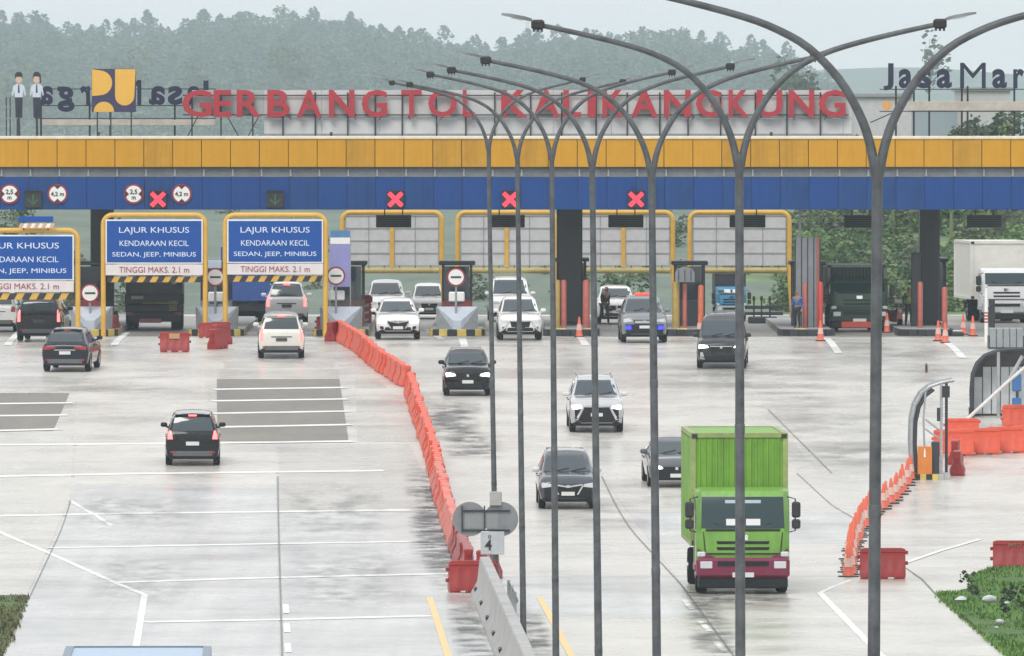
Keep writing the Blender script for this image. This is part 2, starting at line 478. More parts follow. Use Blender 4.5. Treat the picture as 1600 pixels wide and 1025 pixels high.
# dark bays of newer concrete
slab(lambda y: 336, lambda y: 536, 577, 591, SL[3], gap=0.16)
slab(lambda y: 338, lambda y: 534, 564, 576, SL[3], gap=0.3)
rows2 = [690, 665, 644.5, 625, 607, 592]
for k in range(len(rows2) - 1):
    yb, yt = rows2[k], rows2[k + 1]
    slab(lambda y: 332, lambda y: 537 + (y - 592) * 0.156, yt, yb, SL[2], gap=0.16)
    slab(lambda y: lerp_poly([(552, 560), (556, 690)], y), lambda y: lerp_poly([(566, 560), (600, 600), (640, 640), (664, 700)], y), yt, yb, SL[1 if k % 2 else 3])
    slab(lambda y: lerp_poly([(124, 560), (112, 690)], y), lambda y: 327, yt, yb, SL[1])
rB = [(884, 560), (905, 590), (940, 745), (1065, 915), (1150, 1030), (1205, 1110)]
rC = [(1145, 560), (1200, 640), (1337, 812), (1465, 932), (1590, 1050), (1650, 1110)]
fch = lambda y: lerp_poly([(612, 560), (652, 608), (662, 640), (692, 722), (712, 796), (742, 884), (770, 935), (822, 1030), (865, 1110)], y)
rows3 = [1100, 1030, 967, 901, 850, 801, 757, 722, 690, 665, 644, 625, 607, 592, 576]
for k in range(len(rows3) - 1):
    yb, yt = rows3[k], rows3[k + 1]
    for fa, fb in ((fch, lambda y: lerp_poly(rB, y)), (lambda y: lerp_poly(rB, y), lambda y: lerp_poly(rC, y))):
        slab(fa, fb, yt, yb, SL[rnd.choice((1, 1, 3, 1))] if rnd.random() < .8 else SL[0], lift=0.008, gap=0.03)
for yb, yt in ((674, 650), (650, 630), (630, 614)):
    slab(lambda y: -140, lambda y: 116 - (y - 615) * 0.42, yt, yb, SL[2], gap=0.18)

def strip(pix, width, m, name, lift=0.016, parent=road, ends=True):
    pts = [G(*p) for p in pix]
    line = []
    for a, c in zip(pts, pts[1:]):
        n = max(1, int((c - a).length / 1.5))
        line += [a.lerp(c, k / n) for k in range(n)]
    line.append(pts[-1])
    mb = MB(); q = []
    for i, p in enumerate(line):
        t = (line[min(i+1, len(line)-1)] - line[max(i-1, 0)]); t.z = 0; t.normalize()
        nn = Vector((-t.y, t.x, 0)) * width / 2
        for s_ in (nn, -nn):
            w = p + s_; q.append((w.x, w.y, gz(w.y) + lift))
    mb.quad_grid(q, 1, len(line) - 1)
    b = len(mb.v)                       # paint thickness
    return mb.build(name, m, parent, fix=False)
# edge line, left
strip([(-60, 797), (68, 861), (180, 911), (226, 930), (221, 960), (211, 1022), (196, 1100)], 0.16, M_line, 'edge_line')
strip([(110, 783), (150, 806), (175, 822)], 0.14, M_line, 'edge_line', lift=0.015)
# white transverse lines on the entry side
for pl in ([(-60, 808), (200, 803), (690, 797)], [(75, 857), (400, 851), (697, 846)], [(178, 911), (400, 904), (714, 897)],
           [(222, 973), (440, 969), (676, 963)], [(-60, 746), (200, 741), (600, 736)], [(-60, 696), (250, 694), (551, 690)],
           [(-60, 632), (114, 630)], [(-60, 651), (105, 649)], [(-60, 675), (94, 671)],
           [(333, 609), (540, 606)], [(331, 627), (543, 624)], [(331, 646.5), (546, 643)], [(340, 668), (549, 664)]):
    strip(pl, 0.85, M_line, 'transverse_line', lift=0.018)
for x, y in ((447, 952), (448.5, 982), (450, 1013)):
    strip([(x - 1, y - 7), (x + 0.5, y + 7)], 0.15, M_line, 'lane_dash', lift=0.02)
for a, c in (((1069, 938), (1082, 953)), ((1094, 972), (1109, 987)), ((1117, 1003), (1133, 1020)), ((1144, 1040), (1162, 1060))):
    strip([a, c], 0.15, M_line, 'lane_dash', lift=0.02)
strip([(671, 934), (686, 980), (700, 1026), (722, 1100)], 0.16, M_yline, 'yellow_edge_line', lift=0.02)
strip([(843, 934), (868, 980), (893, 1026), (935, 1100)], 0.16, M_yline, 'yellow_edge_line', lift=0.02)
strip([(1281, 927), (1355, 1003), (1420, 1068)], 0.17, M_line, 'edge_line')
strip([(1281, 927), (1300, 918), (1332, 906)], 0.15, M_line, 'edge_line', lift=0.013)
strip([(1412, 881), (1470, 861), (1532, 843)], 0.16, M_line, 'edge_line')
# dark construction joints
for pl, w in (([(110, 783), (5, 1021), (-30, 1100)], 0.03), ([(434, 745), (441, 1030), (444, 1100)], 0.045),
              ([(940, 745), (1065, 915), (1150, 1030)], 0.04), ([(905, 590), (940, 635), (965, 675)], 0.03),
              ([(1245, 740), (1300, 790), (1337, 812)], 0.03), ([(1410, 885), (1440, 905), (1465, 932)], 0.04),
              ([(1200, 640), (1250, 690), (1300, 740)], 0.03)):
    strip(pl, w, M_joint, 'pavement_joint', lift=0.022)
for pl in ([(722, 529), (727, 546)], [(900, 520), (915, 540)], [(1290, 528), (1310, 552)], [(1480, 536), (1505, 560)], [(575, 510), (565, 530)], [(668, 515), (690, 531)],
           [(178, 540), (198, 520)], [(12, 540), (38, 512)]):
    strip(pl, 0.30, M_line, 'lane_chevron_line', lift=0.014)

# wet grime patches
M_grime = stain_mat('grime', (0.06, 0.06, 0.062), 0.8, 0.8, 0.55)
M_soft = stain_mat('wet_patch', (0.12, 0.12, 0.115), 0.28, 0.3, 0.3)
M_tyremark = stain_mat('tyre_dirt', (0.10, 0.10, 0.105), 0.28, 1.3, 0.35)
def decal(corners, m, name='stain', lift=0.026):
    (ax, ay), (bx, by), (cx, cy_), (dx, dy_) = corners     # TL TR BR BL in pixels
    nu, nv = 8, 10; mb = MB(); pts = []; uvs = []
    for j in range(nv + 1):
        for i in range(nu + 1):
            u, v = i / nu, j / nv
            px = (ax*(1-u)+bx*u)*(1-v) + (dx*(1-u)+cx*u)*v
            py = (ay*(1-u)+by*u)*(1-v) + (dy_*(1-u)+cy_*u)*v
            g = G(px, py); pts.append((g.x, g.y, gz(g.y) + lift)); uvs.append((u, v))
    mb.quad_grid(pts, nu, nv)
    o = mb.build(name, m, road, fix=False)
    uvl = o.data.uv_layers.new(name='UVMap')
    for lp in o.data.loops: uvl.data[lp.index].uv = uvs[lp.vertex_index]
    return o
k_l = 0.0262
for c in ([(628, 715), (690, 715), (735, 900), (640, 900)], [(640, 790), (705, 790), (740, 930), (670, 930)], [(655, 735), (690, 735), (710, 815), (655, 815)]):
    decal(c, M_grime, 'grime_stain', k_l); k_l += 0.0003
for c in ([(650, 625), (740, 625), (760, 690), (660, 690)], [(690, 930), (745, 930), (800, 1060), (715, 1060)], [(690, 675), (790, 675), (790, 720), (690, 720)],
          [(1060, 905), (1110, 905), (1175, 1040), (1080, 1040)], [(1060, 915), (1245, 915), (1260, 950), (1060, 950)], [(800, 950), (850, 950), (880, 1040), (810, 1040)]):
    decal(c, M_grime, 'grime_stain', k_l); k_l += 0.0003
for c in ([(430, 748), (590, 748), (640, 850), (430, 850)], [(100, 770), (330, 770), (330, 830), (90, 830)], [(140, 865), (310, 865), (310, 950), (120, 950)],
          [(430, 850), (640, 850), (670, 960), (430, 960)]):
    decal(c, M_tyremark, 'tyre_stain', k_l); k_l += 0.0003
for c in ([(980, 565), (1240, 565), (1240, 610), (980, 610)], [(1130, 560), (1340, 560), (1300, 660), (1130, 660)], [(1180, 520), (1480, 520), (1480, 575), (1150, 575)],
          [(0, 528), (240, 528), (240, 560), (0, 560)], [(330, 520), (560, 520), (540, 560), (330, 560)], [(560, 520), (1000, 520), (1000, 548), (560, 548)],
          [(1380, 540), (1530, 540), (1530, 590), (1370, 590)], [(1250, 690), (1480, 690), (1480, 730), (1250, 730)], [(-20, 600), (330, 600), (330, 618), (-20, 618)],
          [(1480, 700), (1610, 700), (1610, 740), (1480, 740)], [(860, 740), (1010, 740), (1060, 840), (900, 840)], [(1180, 600), (1420, 600), (1400, 760), (1200, 760)]):
    decal(c, M_soft, 'damp_stain', k_l); k_l += 0.0003

# grass verges at the bottom corners
M_grassb = mat('grass_soil', (0.06, 0.12, 0.025), 0.9, var=0.4, scale=1.5, bump=0.5, bscale=6)
M_grass = mat('grass_blade', (0.10, 0.21, 0.035), 0.7, var=0.35, scale=0.8)
M_grassd = mat('dry_grass_blade', (0.12, 0.125, 0.055), 0.8, var=0.35, scale=0.8)
def verge(edge_px, outer_x, name, m, side):
    pts = [G(*p) for p in edge_px]
    mb = MB(); q = []
    for p in pts:
        for k in range(7):
            t = k / 6
            x = p.x + (outer_x - p.x) * t
            q.append((x, p.y, gz(p.y) + 0.05 + 0.10 * min(1, 3*t) + 0.04 * math.sin(x*1.7 + p.y)))
    mb.quad_grid(q, 6, len(pts) - 1)
    b = len(mb.v)
    for p in pts: mb.v += [(p.x, p.y, gz(p.y) + 0.05 + 0.04 * math.sin(p.x*1.7 + p.y)), (p.x, p.y, gz(p.y) - 0.05)]
    for k in range(len(pts) - 1): mb.f.append((b+2*k, b+2*k+2, b+2*k+3, b+2*k+1)); mb.m.append(0)
    return tag(mb.build(name, m, fix=False, smooth=60), kind='structure'), pts
left_edge = [(-140, 934)] + [(-60, 933), (0, 934), (30, 933.5), (41, 934.5), (37, 945), (30, 960), (22, 982), (12, 1005), (3, 1022), (-20, 1075), (-45, 1130)]
lv, lp = verge([p for p in left_edge if p[0] > -50][1:] if False else [(41, 934), (37, 945), (30, 960), (22, 982), (12, 1005), (3, 1022), (-20, 1075), (-45, 1130)], -22, 'grass_verge', M_grassb, -1)
right_edge = [(1700, 878), (1625, 886), (1580, 889), (1548, 892), (1527, 898), (1517, 906), (1520, 914), (1516, 922), (1495, 928), (1466, 930), (1472, 938), (1490, 953), (1510, 970), (1530, 988), (1548, 1003), (1562, 1016), (1575, 1027), (1610, 1060), (1660, 1110)]
rv, rp = verge(right_edge, 24, 'grass_verge', M_grassb, 1)
def tufts(pts, outer_x, n, name, m, hmin, hmax, seed, pad=0.0):
    rg = np.random.default_rng(seed); v = []; f = []
    ys = [p.y for p in pts]; xs = [p.x for p in pts]
    o = np.argsort(ys); ysn, xsn = np.array(ys)[o], np.array(xs)[o]
    for _ in range(n):
        y = rg.uniform(ysn[0], ysn[-1]); xe = np.interp(y, ysn, xsn)
        x = xe + (outer_x - xe) * rg.random() ** 1.5 * 0.8
        dens = 0.5 + 0.5 * math.sin(x * 1.3 + 0.8 * y) * math.sin(0.5 * y - x)
        h = rg.uniform(hmin, hmax) * (0.5 + dens)
        z = gz(y) + 0.02 + 0.10 * min(1, 3 * (x - xe) / (outer_x - xe))
        for _k in range(3):
            a = rg.uniform(0, 6.28); w = 0.035
            bx, by = x + rg.normal() * 0.06, y + rg.normal() * 0.06
            tx, ty = bx + math.cos(a) * h * 0.5, by + math.sin(a) * h * 0.5
            b = len(v)
            v += [(bx - w*math.sin(a), by + w*math.cos(a), z), (bx + w*math.sin(a), by - w*math.cos(a), z), (tx, ty, z + h)]
            f.append((b, b+1, b+2))
    me = bpy.data.meshes.new(name); me.from_pydata(v, [], f); me.materials.append(m)
    ob = bpy.data.objects.new(name, me); col.objects.link(ob)
    return tag(ob, kind='stuff')
tag(tufts(rp, 24, 16000, 'grass', M_grass, 0.05, 0.13, 3), 'dark green rough grass on the verge at the foot of the barriers', 'grass')
tag(tufts(lp, -22, 7000, 'grass', M_grassd, 0.05, 0.14, 4), 'yellowish short grass on the verge beside the entry lanes', 'grass')

# ------------------------------------------------------------------ hillside behind the gate
def sm(t): t = min(1, max(0, t)); return t * t * (3 - 2 * t)
def bank(x, y):
    h = 6.3 + 0.6 * sm((x - 16) / 4) + 0.5 * math.sin(x * 0.21 + 1) + 0.25 * math.sin(x * 0.6 + y * 0.3)
    return 3.2 + h * sm((y - 494) / 120) - (0.3 if y < 493 else 0)
M_bank = mat('hillside_grass', (0.13, 0.20, 0.085), 0.9, var=0.35, scale=0.5, bump=0.4, bscale=3)
M_bank2 = mat('hillside_grey_green', (0.125, 0.165, 0.13), 0.9, var=0.25, scale=0.35, bump=0.4, bscale=3)
hs = tag(ground_grid(-70, 70, 486, 760, 2.5, 4, bank, 'hillside', M_bank), kind='structure')
hs.data.materials.append(M_bank2)
for pl in hs.data.polygons:
    if pl.center.x < 12 + 2.0 * math.sin(pl.center.y * 0.4): pl.material_index = 1

def leaf_mesh(name, shape, n, size, m, seed, trunk=None, mtrunk=None, flat=0.5):
    # leaf clumps scattered through a volume; shape(rg) -> point ; returns a mesh
    rg = np.random.default_rng(seed); v = []; f = []; mi = []
    for _ in range(n):
        c = np.array(shape(rg)); a = rg.normal(size=3); a /= np.linalg.norm(a); a[2] *= flat
        u = np.cross(a, [0, 0, 1.0]); u /= (np.linalg.norm(u) + 1e-6); w = np.cross(a, u); w /= (np.linalg.norm(w) + 1e-6)
        s1 = size * rg.uniform(0.5, 1.3); s2 = s1 * rg.uniform(0.4, 0.8); b = len(v)
        v += [tuple(c - u*s1), tuple(c - w*s2 + a*s1*0.2), tuple(c + u*s1), tuple(c + w*s2 - a*s1*0.2)]
        f.append((b, b+1, b+2, b+3)); mi.append(0)
    if trunk:
        h, r = trunk; b = len(v)
        for z, rr in ((0, r), (h, r * 0.4)):
            for k in range(6): v.append((rr*math.cos(k*1.047), rr*math.sin(k*1.047), z))
        for k in range(6): f.append((b+k, b+(k+1)%6, b+6+(k+1)%6, b+6+k)); mi.append(1)
    me = bpy.data.meshes.new(name); me.from_pydata(v, [], f)
    me.materials.append(m)
    if trunk: me.materials.append(mtrunk or M_bark)
    me.polygons.foreach_set('material_index', mi); me.update()
    return me
def obj(name, me, parent=None, loc=None, rz=0, sc=None):
    o = bpy.data.objects.new(name, me); col.objects.link(o)
    if parent is not None: o.parent = parent
    if loc is not None: o.location = loc
    o.rotation_euler = (0, 0, rz)
    if sc: o.scale = sc if isinstance(sc, tuple) else (sc, sc, sc)
    return o

# ---- far wooded ridge
RIDGE = [(-80, 22), (0, 21), (40, 28), (60, 27), (85, 33), (110, 45), (150, 38), (190, 42), (240, 36), (285, 34), (320, 26), (375, 24), (395, 24), (447, 20), (470, 23), (500, 31), (550, 32),
         (600, 38), (650, 50), (700, 60), (740, 72), (765, 76), (800, 66), (825, 60), (875, 55), (905, 44), (950, 50), (980, 58), (1005, 47), (1030, 46), (1070, 44), (1107, 58), (1147, 78), (1180, 72),
         (1205, 76), (1228, 92), (1270, 112), (1300, 135), (1350, 160), (1500, 175), (1700, 180)]
def ridge_z(x, d):       # world height of the tree line along the ridge
    px = 800 + x * F / d
    return HC + (190 - float(np.interp(px, [q[0] for q in RIDGE], [q[1] for q in RIDGE]))) * d / F
def ridge_ground(x, d):
    zt = ridge_z(x, 5600) if d > 0 else 0
    t = (d - 3900) / 1700
    return max(2.0, (zt - 14.5)) * max(0.0, min(1.0, t)) ** 0.8 if t > 0 else 0.0
M_hill = mat('ridge_soil', (0.075, 0.10, 0.075), 0.95, var=0.3, scale=0.02)  # greyed and paled so distance haze is partly in the base colour
tag(ground_grid(-420, 420, 3800, 5750, 12, 75, lambda x, y: ridge_ground(x * 5600 / max(y, 1), min(y, 5600)) - 0.5, 'hills', M_hill), kind='structure')
def farhill(x, y):
    b = 50 + 6 * math.sin(x * 0.009 + 2) + 3 * math.sin(x * 0.03)
    return b * sm((x + 60) / 260) * sm((y - 6300) / 1000)
tag(ground_grid(-100, 690, 6250, 7900, 20, 150, farhill, 'far_hills', M_hill), kind='structure')

M_fol = [mat('foliage_dark', (0.056, 0.088, 0.050), 0.8, var=0.35, scale=0.5), mat('foliage_mid', (0.078, 0.112, 0.070), 0.8, var=0.35, scale=0.5),  # greens lightened and cooled, part of the ridge haze baked in
         mat('foliage_light', (0.115, 0.14, 0.075), 0.8, var=0.3, scale=0.5)]
def cone_shape(h, r, z0):
    def s_(rg):
        t = rg.random(); a = rg.uniform(0, 6.28)
        rr = r * max(0.0, math.sin(math.pi * (0.25 + 0.75 * t) ** 1.15)) ** 0.5 * math.sqrt(rg.uniform(0.2, 1)) * (0.8 + 0.25 * math.sin(3 * a + h + 5 * t))
        return (rr * math.cos(a), rr * math.sin(a), z0 + (h - z0) * t)
    return s_
def blob_shape(rx, rz, zc, k, seed):
    r0 = np.random.default_rng(seed)
    cs = [(r0.normal() * rx * 0.45, r0.normal() * rx * 0.45, zc + r0.normal() * rz * 0.45, r0.uniform(0.35, 0.6)) for _ in range(k)]
    def s_(rg):
        c = cs[rg.integers(len(cs))]; d = rg.normal(size=3); d /= np.linalg.norm(d); q = c[3] * rg.uniform(0.6, 1.05)
        return (c[0] + d[0] * rx * q, c[1] + d[1] * rx * q, max(0.05, c[2] + d[2] * rz * q))
    return s_
far_me = [leaf_mesh('ridge_tree', cone_shape(h * 1.5, r * 2.8, 2.0), 280, 0.9, M_fol[i % 2], 10 + i, (2.5, 0.2)) for i, (h, r) in enumerate(((11, 1.6), (10, 2.0), (12, 1.4), (9, 2.4), (13, 1.9), (8, 2.2)))]
rg = np.random.default_rng(5)
wood_pts = []
n_ind = 0
RL = ['slender dark tree of the misty ridge behind the gate, one of a dense row', 'fuller grey-green tree of the misty ridge behind the gate']
for row in range(20):
    d = 5570 - row * 85
    x0, x1 = (-420 - 800) / F * d, (1330 - 800) / F * d
    x = x0
    while x < x1:
        x += rg.uniform(2.4, 6.2)
        dd = d + rg.uniform(-16, 16)
        z = ridge_ground(x * 5600 / dd, dd) - 1.5 + rg.normal() * 0.8 + 1.2 * math.sin(x * 0.06 + row)
        px = 800 + x * F / dd
        k = int(rg.integers(6)); sc = rg.uniform(0.72, 1.12)
        if row == 0 and rg.random() < 0.15: sc *= 1.15
        if (row == 0 or row == 1) and n_ind < 292 and px > -60:
            o = obj('ridge_tree', far_me[k], None, (x, dd, z), rg.uniform(0, 6.28), (sc, sc, sc * 1.05))
            tag(o, RL[1 if k in (1, 3, 5) else 0], 'tree', 'trees along the misty ridge'); n_ind += 1
        else:
            wood_pts.append((x, dd, z, sc, k, rg.uniform(0, 6.28)))
vv, ff, mm, base = [], [], [], 0
src = []
for me in far_me:
    c = np.empty(len(me.vertices) * 3); me.vertices.foreach_get('co', c); c = c.reshape(-1, 3)[:280 * 4]
    src.append(c)
for (x, y, z, sc, k, a) in wood_pts:
    c = src[k][::4 * 1] if False else src[k]
    q = c.reshape(-1, 4, 3)[::2].reshape(-1, 3) * np.array([1.15, 1.15, 1]) * sc
    ca, sa = math.cos(a), math.sin(a)
    vv.append(np.stack([q[:, 0]*ca - q[:, 1]*sa + x, q[:, 0]*sa + q[:, 1]*ca + y, q[:, 2] + z], 1))
    nf = len(q) // 4; ff.append(base + np.arange(nf * 4).reshape(-1, 4)); mm.append(np.full(nf, 2 if rg.random() < 0.06 else k % 2)); base += nf * 4
vv = np.concatenate(vv); ff = np.concatenate(ff); mm = np.concatenate(mm)
me = bpy.data.meshes.new('ridge_wood'); me.from_pydata(vv.tolist(), [], ff.tolist())
for m in M_fol: me.materials.append(m)
me.polygons.foreach_set('material_index', mm.astype(np.int32)); me.update()
tag(obj('ridge_wood', me), 'dense misty wood covering the far ridge behind the gate', 'wood', kind='stuff')

# ---- nearer trees seen over the roof
def tree(px, ytop, d, crown_w, crown_h, m, label, n=420, seed=1, size=0.35, k=9, name='broadleaf_tree', trunk_r=0.18, zbase=None):
    top = P(px, ytop, d)
    zb = gz(d) if zbase is None else zbase
    H = top.z - zb
    t = thing(name, label, 'tree', (top.x, d, zb))
    cm = leaf_mesh('crown', blob_shape(crown_w / 2, crown_h / 2, H - crown_h * 0.55, k, seed), n, size, m, seed)
    obj('crown', cm, t)
    mb = MB(); mb.tube([(0, 0, -0.3), (0.1, 0, H*0.4), (0, 0.05, H*0.7), (0, 0, H - crown_h*0.2)], [trunk_r, trunk_r*0.8, trunk_r*0.5, 0.04], 7)
    r0 = random.Random(seed)
    for q in range(5):
        zz = H - crown_h * r0.uniform(0.4, 0.9); a = r0.uniform(0, 6.28)
        mb.tube([(0, 0, zz), (math.cos(a)*crown_w*0.2, math.sin(a)*crown_w*0.2, zz + crown_h*0.15), (math.cos(a)*crown_w*0.38, math.sin(a)*crown_w*0.38, zz + crown_h*0.25)], [trunk_r*0.4, trunk_r*0.25, 0.02], 5)
    mb.build('trunk', M_bark, t, smooth=60)
    return t
tree(1262, 92, 1800, 9.2, 11, mat('foliage_green', (0.06, 0.10, 0.045), 0.8, var=0.4, scale=0.7), 'rounded green tree showing over the gate roof beside the last red letters', seed=21, n=700, size=0.62)
tree(1452, 43, 2600, 7.2, 13, M_fol[0], 'tall thin-crowned pale tree showing behind the navy letters on the roof', seed=25, n=260, size=0.65, k=7)
tree(195, 82, 3700, 17, 13, M_fol[2], 'pale yellowish tree behind the square yellow emblem', seed=31, n=600, size=0.9)
tree(22, 118, 3600, 15, 12, M_fol[2], 'pale hazy tree behind the cut-out figures', seed=32, n=500, size=0.9)
tree(450, 60, 3800, 14, 14, M_fol[2], 'light green tree on the ridge slope above the letters at their start', seed=33, n=500, size=0.9)
tree(300, 108, 3700, 14, 11, M_fol[1], 'small round tree on the slope just above the first red letter', seed=34, n=400, size=0.9)
for i, (px, yt) in enumerate(((1500, 186), (1528, 178), (1562, 182), (1592, 168))):
    tree(px, yt, 720, 1.7 + 0.3 * (i % 2), 1.9, mat('foliage_green', ()), ['low bush left of the others above the roof edge under the navy letters', 'taller bush behind the small frame under the navy letters',
         'bush between the frame posts under the navy letters', 'tallest bush at the far end under the navy letters'][i], seed=40 + i, n=220, size=0.2, name='roadside_tree', zbase=bank(0, 720), trunk_r=0.06)

# ---- shrubs and banana plants on the hillside
bush_me = [leaf_mesh('bush', blob_shape(1.2, 0.95, 0.75, 9, 60 + i), 420, 0.13, m, 60 + i) for i, m in enumerate(
    (mat('shrub_bright', (0.13, 0.23, 0.07), 0.7, var=0.3, scale=1), mat('shrub_dark', (0.065, 0.125, 0.045), 0.75, var=0.3, scale=1), mat('shrub_olive', (0.15, 0.20, 0.085), 0.75, var=0.3, scale=1), mat('shrub_grey', (0.10, 0.13, 0.08), 0.8, var=0.3, scale=1)))]
bl = ['bright green leafy shrub on the hillside behind the gate', 'dark green shrub on the hillside behind the gate', 'olive coloured shrub on the hillside behind the gate', 'grey-green shrub on the hillside behind the gate']
for i in range(230):
    right = i < 170
    y = 503 + 88 * rg.random() ** (1.0 if i % 3 else 2.2)
    px = rg.uniform(1225, 1640) if right else rg.uniform(-20, 1240)
    x = (px - 800) / F * y
    k = int(rg.integers(4)) if right else int(rg.choice([1, 3, 3]))
    sc = rg.uniform(0.5, 1.3) * (1 if right else 0.7)
    o = obj('shrub', bush_me[k], None, (x, y, bank(x, y) - 0.15), rg.uniform(0, 6.28), (sc, sc, sc * rg.uniform(0.7, 1.1)))
    tag(o, bl[k], 'shrub', 'shrubs on the hillside behind the gate')
M_banana = mat('banana_leaf', (0.16, 0.27, 0.06), 0.45, var=0.25, scale=1.5)
def banana_leaf():
    mb = MB(); pts = []
    n = 7
    for j in range(n + 1):
        t = j / n
        x = 1.5 * t * (1 - 0.15 * t); z = 0.9 * math.sin(t * 2.2) * 0.9 + 0.15 * t - 0.4 * t * t
        w = 0.26 * math.sin(math.pi * min(1, 0.08 + t * 0.92)) ** 0.6
        for s_ in (-1, 0, 1): pts.append((x, s_ * w, z - abs(s_) * 0.07))
    mb.quad_grid(pts, 2, n)
    o = mb.build('leaf', M_banana, fix=False); me = o.data; bpy.data.objects.remove(o); return me
lf = banana_leaf()
stem = MB(); stem.tube([(0,0,-0.2),(0.03,0,0.8),(0,0,1.5)], [0.12,0.1,0.05], 7); so = stem.build('stem', mat('banana_stem', (0.14, 0.17, 0.07), 0.6)); sme = so.data; bpy.data.objects.remove(so)
for i, (px, y) in enumerate(((1395, 552), (1412, 560), (1486, 548), (1512, 556), (1536, 560), (1560, 552), (1584, 558), (1602, 548), (1500, 572), (1548, 576), (1590, 574), (1385, 580))):
    x = (px - 800) / F * y
    t = thing('banana_plant', 'broad-leaved bright green banana plant on the hillside above the white truck' if px > 1450 else 'broad-leaved bright green banana plant on the hillside between the two gate columns', 'plant', (x, y, bank(x, y)), rg.uniform(0, 6.28), 'banana plants on the hillside')
    obj('stem', sme, t)
    for q in range(8):
        l = obj('leaf', lf, t, (0, 0, 1.35 + 0.03 * q)); l.rotation_euler = (0, -rg.uniform(0.1, 0.9), q * 0.785 + rg.uniform(-0.3, 0.3)); sc = rg.uniform(0.7, 1.1); l.scale = (sc, sc, sc)

# faint mast on the ridge
mast = thing('radio_mast', 'faint lattice radio mast rising above the misty ridge', 'mast', tuple(P(824, 60, 5700)))
mb = MB()
for sx in (-1, 1):
    for sy in (-1, 1): mb.tube([(sx*0.9, sy*0.9, -6), (sx*0.5, sy*0.5, 10)], 0.11, 4)
for k in range(9):
    z = -5 + 1.7*k; w = 0.9 - 0.4*(z+6)/16
    for a, c in (((-w,-w),(w,-w)), ((w,-w),(w,w)), ((w,w),(-w,w)), ((-w,w),(-w,-w))): mb.tube([(*a, z), (*c, z+1.6)], 0.06, 4)
mb.build('lattice', M_steel, mast)

# ---- the air
def haze_box(density):
    mb = MB(); mb.box(-760, 760, -80, 8000, -1.2, 85)
    m = bpy.data.materials.new('haze_air'); m.use_nodes = True
    n, l = m.node_tree.nodes, m.node_tree.links
    n.clear(); o = n.new('ShaderNodeOutputMaterial'); p = n.new('ShaderNodeVolumePrincipled')
    p.inputs['Color'].default_value = (0.76, 0.90, 1.0, 1); p.inputs['Density'].default_value = density; p.inputs['Anisotropy'].default_value = 0.0
    l.new(p.outputs[0], o.inputs['Volume'])
    tag(mb.build('haze', m), kind='stuff')
haze_box(0.00012)
# ------------------------------------------------------------------ the toll gate
DG = 455.0
ZG = gz(460)
def X(px, d): return (px - 800) / F * d
def Z(py, d): return P(800, py, d).z
gate = thing('toll_gate', 'long toll gate roof with yellow over blue fascia on dark columns across the plaza', 'toll gate', (0, DG, ZG))
zt, zy0, zr0, zb0 = [Z(y, DG) - ZG for y in (212.5, 261, 277, 327.5)]
zy1 = Z(217.5, DG) - ZG
XL, XR = X(-190, DG), X(1790, DG)
mb = MB(); mb.box(XL, XR, 0.3, 13.0, zr0 - 0.25, zy1 - 0.02)
mb.build('roof_slab', M_dgrey, gate)
mb = MB(); mb.box(XL, XR, -0.06, 0.5, zy1 + 0.004, zt, bev=0.02)
mb.build('cap_trim', mat('cream_trim', (0.72, 0.66, 0.50), 0.5, var=0.1), gate)
mb = MB(); mb.box(XL, XR, 0.16, 0.298, zr0 + 0.01, zy0 - 0.01)
mb.build('recess_board', mat('recess_grey', (0.19, 0.21, 0.225), 0.6, var=0.2), gate)
mb = MB(); mb.box(XL, XR, -0.03, 0.29, zy0 - 0.06, zy0 - 0.015)
mb.build('drip_edge', M_black, gate)
pitch = 45.15 / S(DG)
def shared(mb, name, m, **k):
    o = mb.build(name, m, **k); me = o.data; bpy.data.objects.remove(o); return me
mb = MB(); mb.box(0.012, pitch - 0.012, 0, 0.07, zy0, zy1, bev=0.012); yp_me = shared(mb, 'yellow_panel', M_yellow)
mb = MB(); mb.box(0.007, pitch - 0.007, 0, 0.07, zb0, zr0, bev=0.008); bp_me = shared(mb, 'blue_panel', M_blue)
M_yellow2 = mat('yellow_panel_paint_weathered', (0.50, 0.26, 0.016), 0.45, var=0.16, scale=0.9, streak=0.16, spec=0.25)
M_blue2 = mat('blue_panel_paint_weathered', (0.010, 0.056, 0.205), 0.45, var=0.16, scale=0.8, streak=0.18, spec=0.2)
yp2 = yp_me.copy(); yp2.materials[0] = M_yellow2
bp2 = bp_me.copy(); bp2.materials[0] = M_blue2
mb = MB(); mb.box(-0.03, 0.03, 0.06, 0.155, zr0 + 0.03, zy0 - 0.08, bev=0.01); mb.box(-0.05, 0.05, 0.07, 0.155, zr0 + 0.05, zr0 + 0.12)
br_me = shared(mb, 'bracket', M_steel)
x = X(-1, DG) - pitch
k = 0
x0s = []
while x < XR - pitch:
    x0s.append(x); x += pitch
x = X(-1, DG) - 2 * pitch
while x > XL:
    x0s.append(x); x -= pitch
for x in x0s:
    a = rnd.random()
    o = obj('yellow_panel', yp_me if a < 0.65 else yp2, gate, (x, rnd.uniform(-0.006, 0.006), 0))
    obj('blue_panel', bp_me if rnd.random() < 0.65 else bp2, gate, (x + 0.03, 0.02 + rnd.uniform(-0.004, 0.004), 0))
    obj('bracket', br_me, gate, (x + 0.09, 0, 0))
mb = MB(); mb.box(XL, XR, 0.1, 0.29, zb0 + 0.01, zr0 - 0.02); mb.build('fascia_backing', M_dgrey, gate)
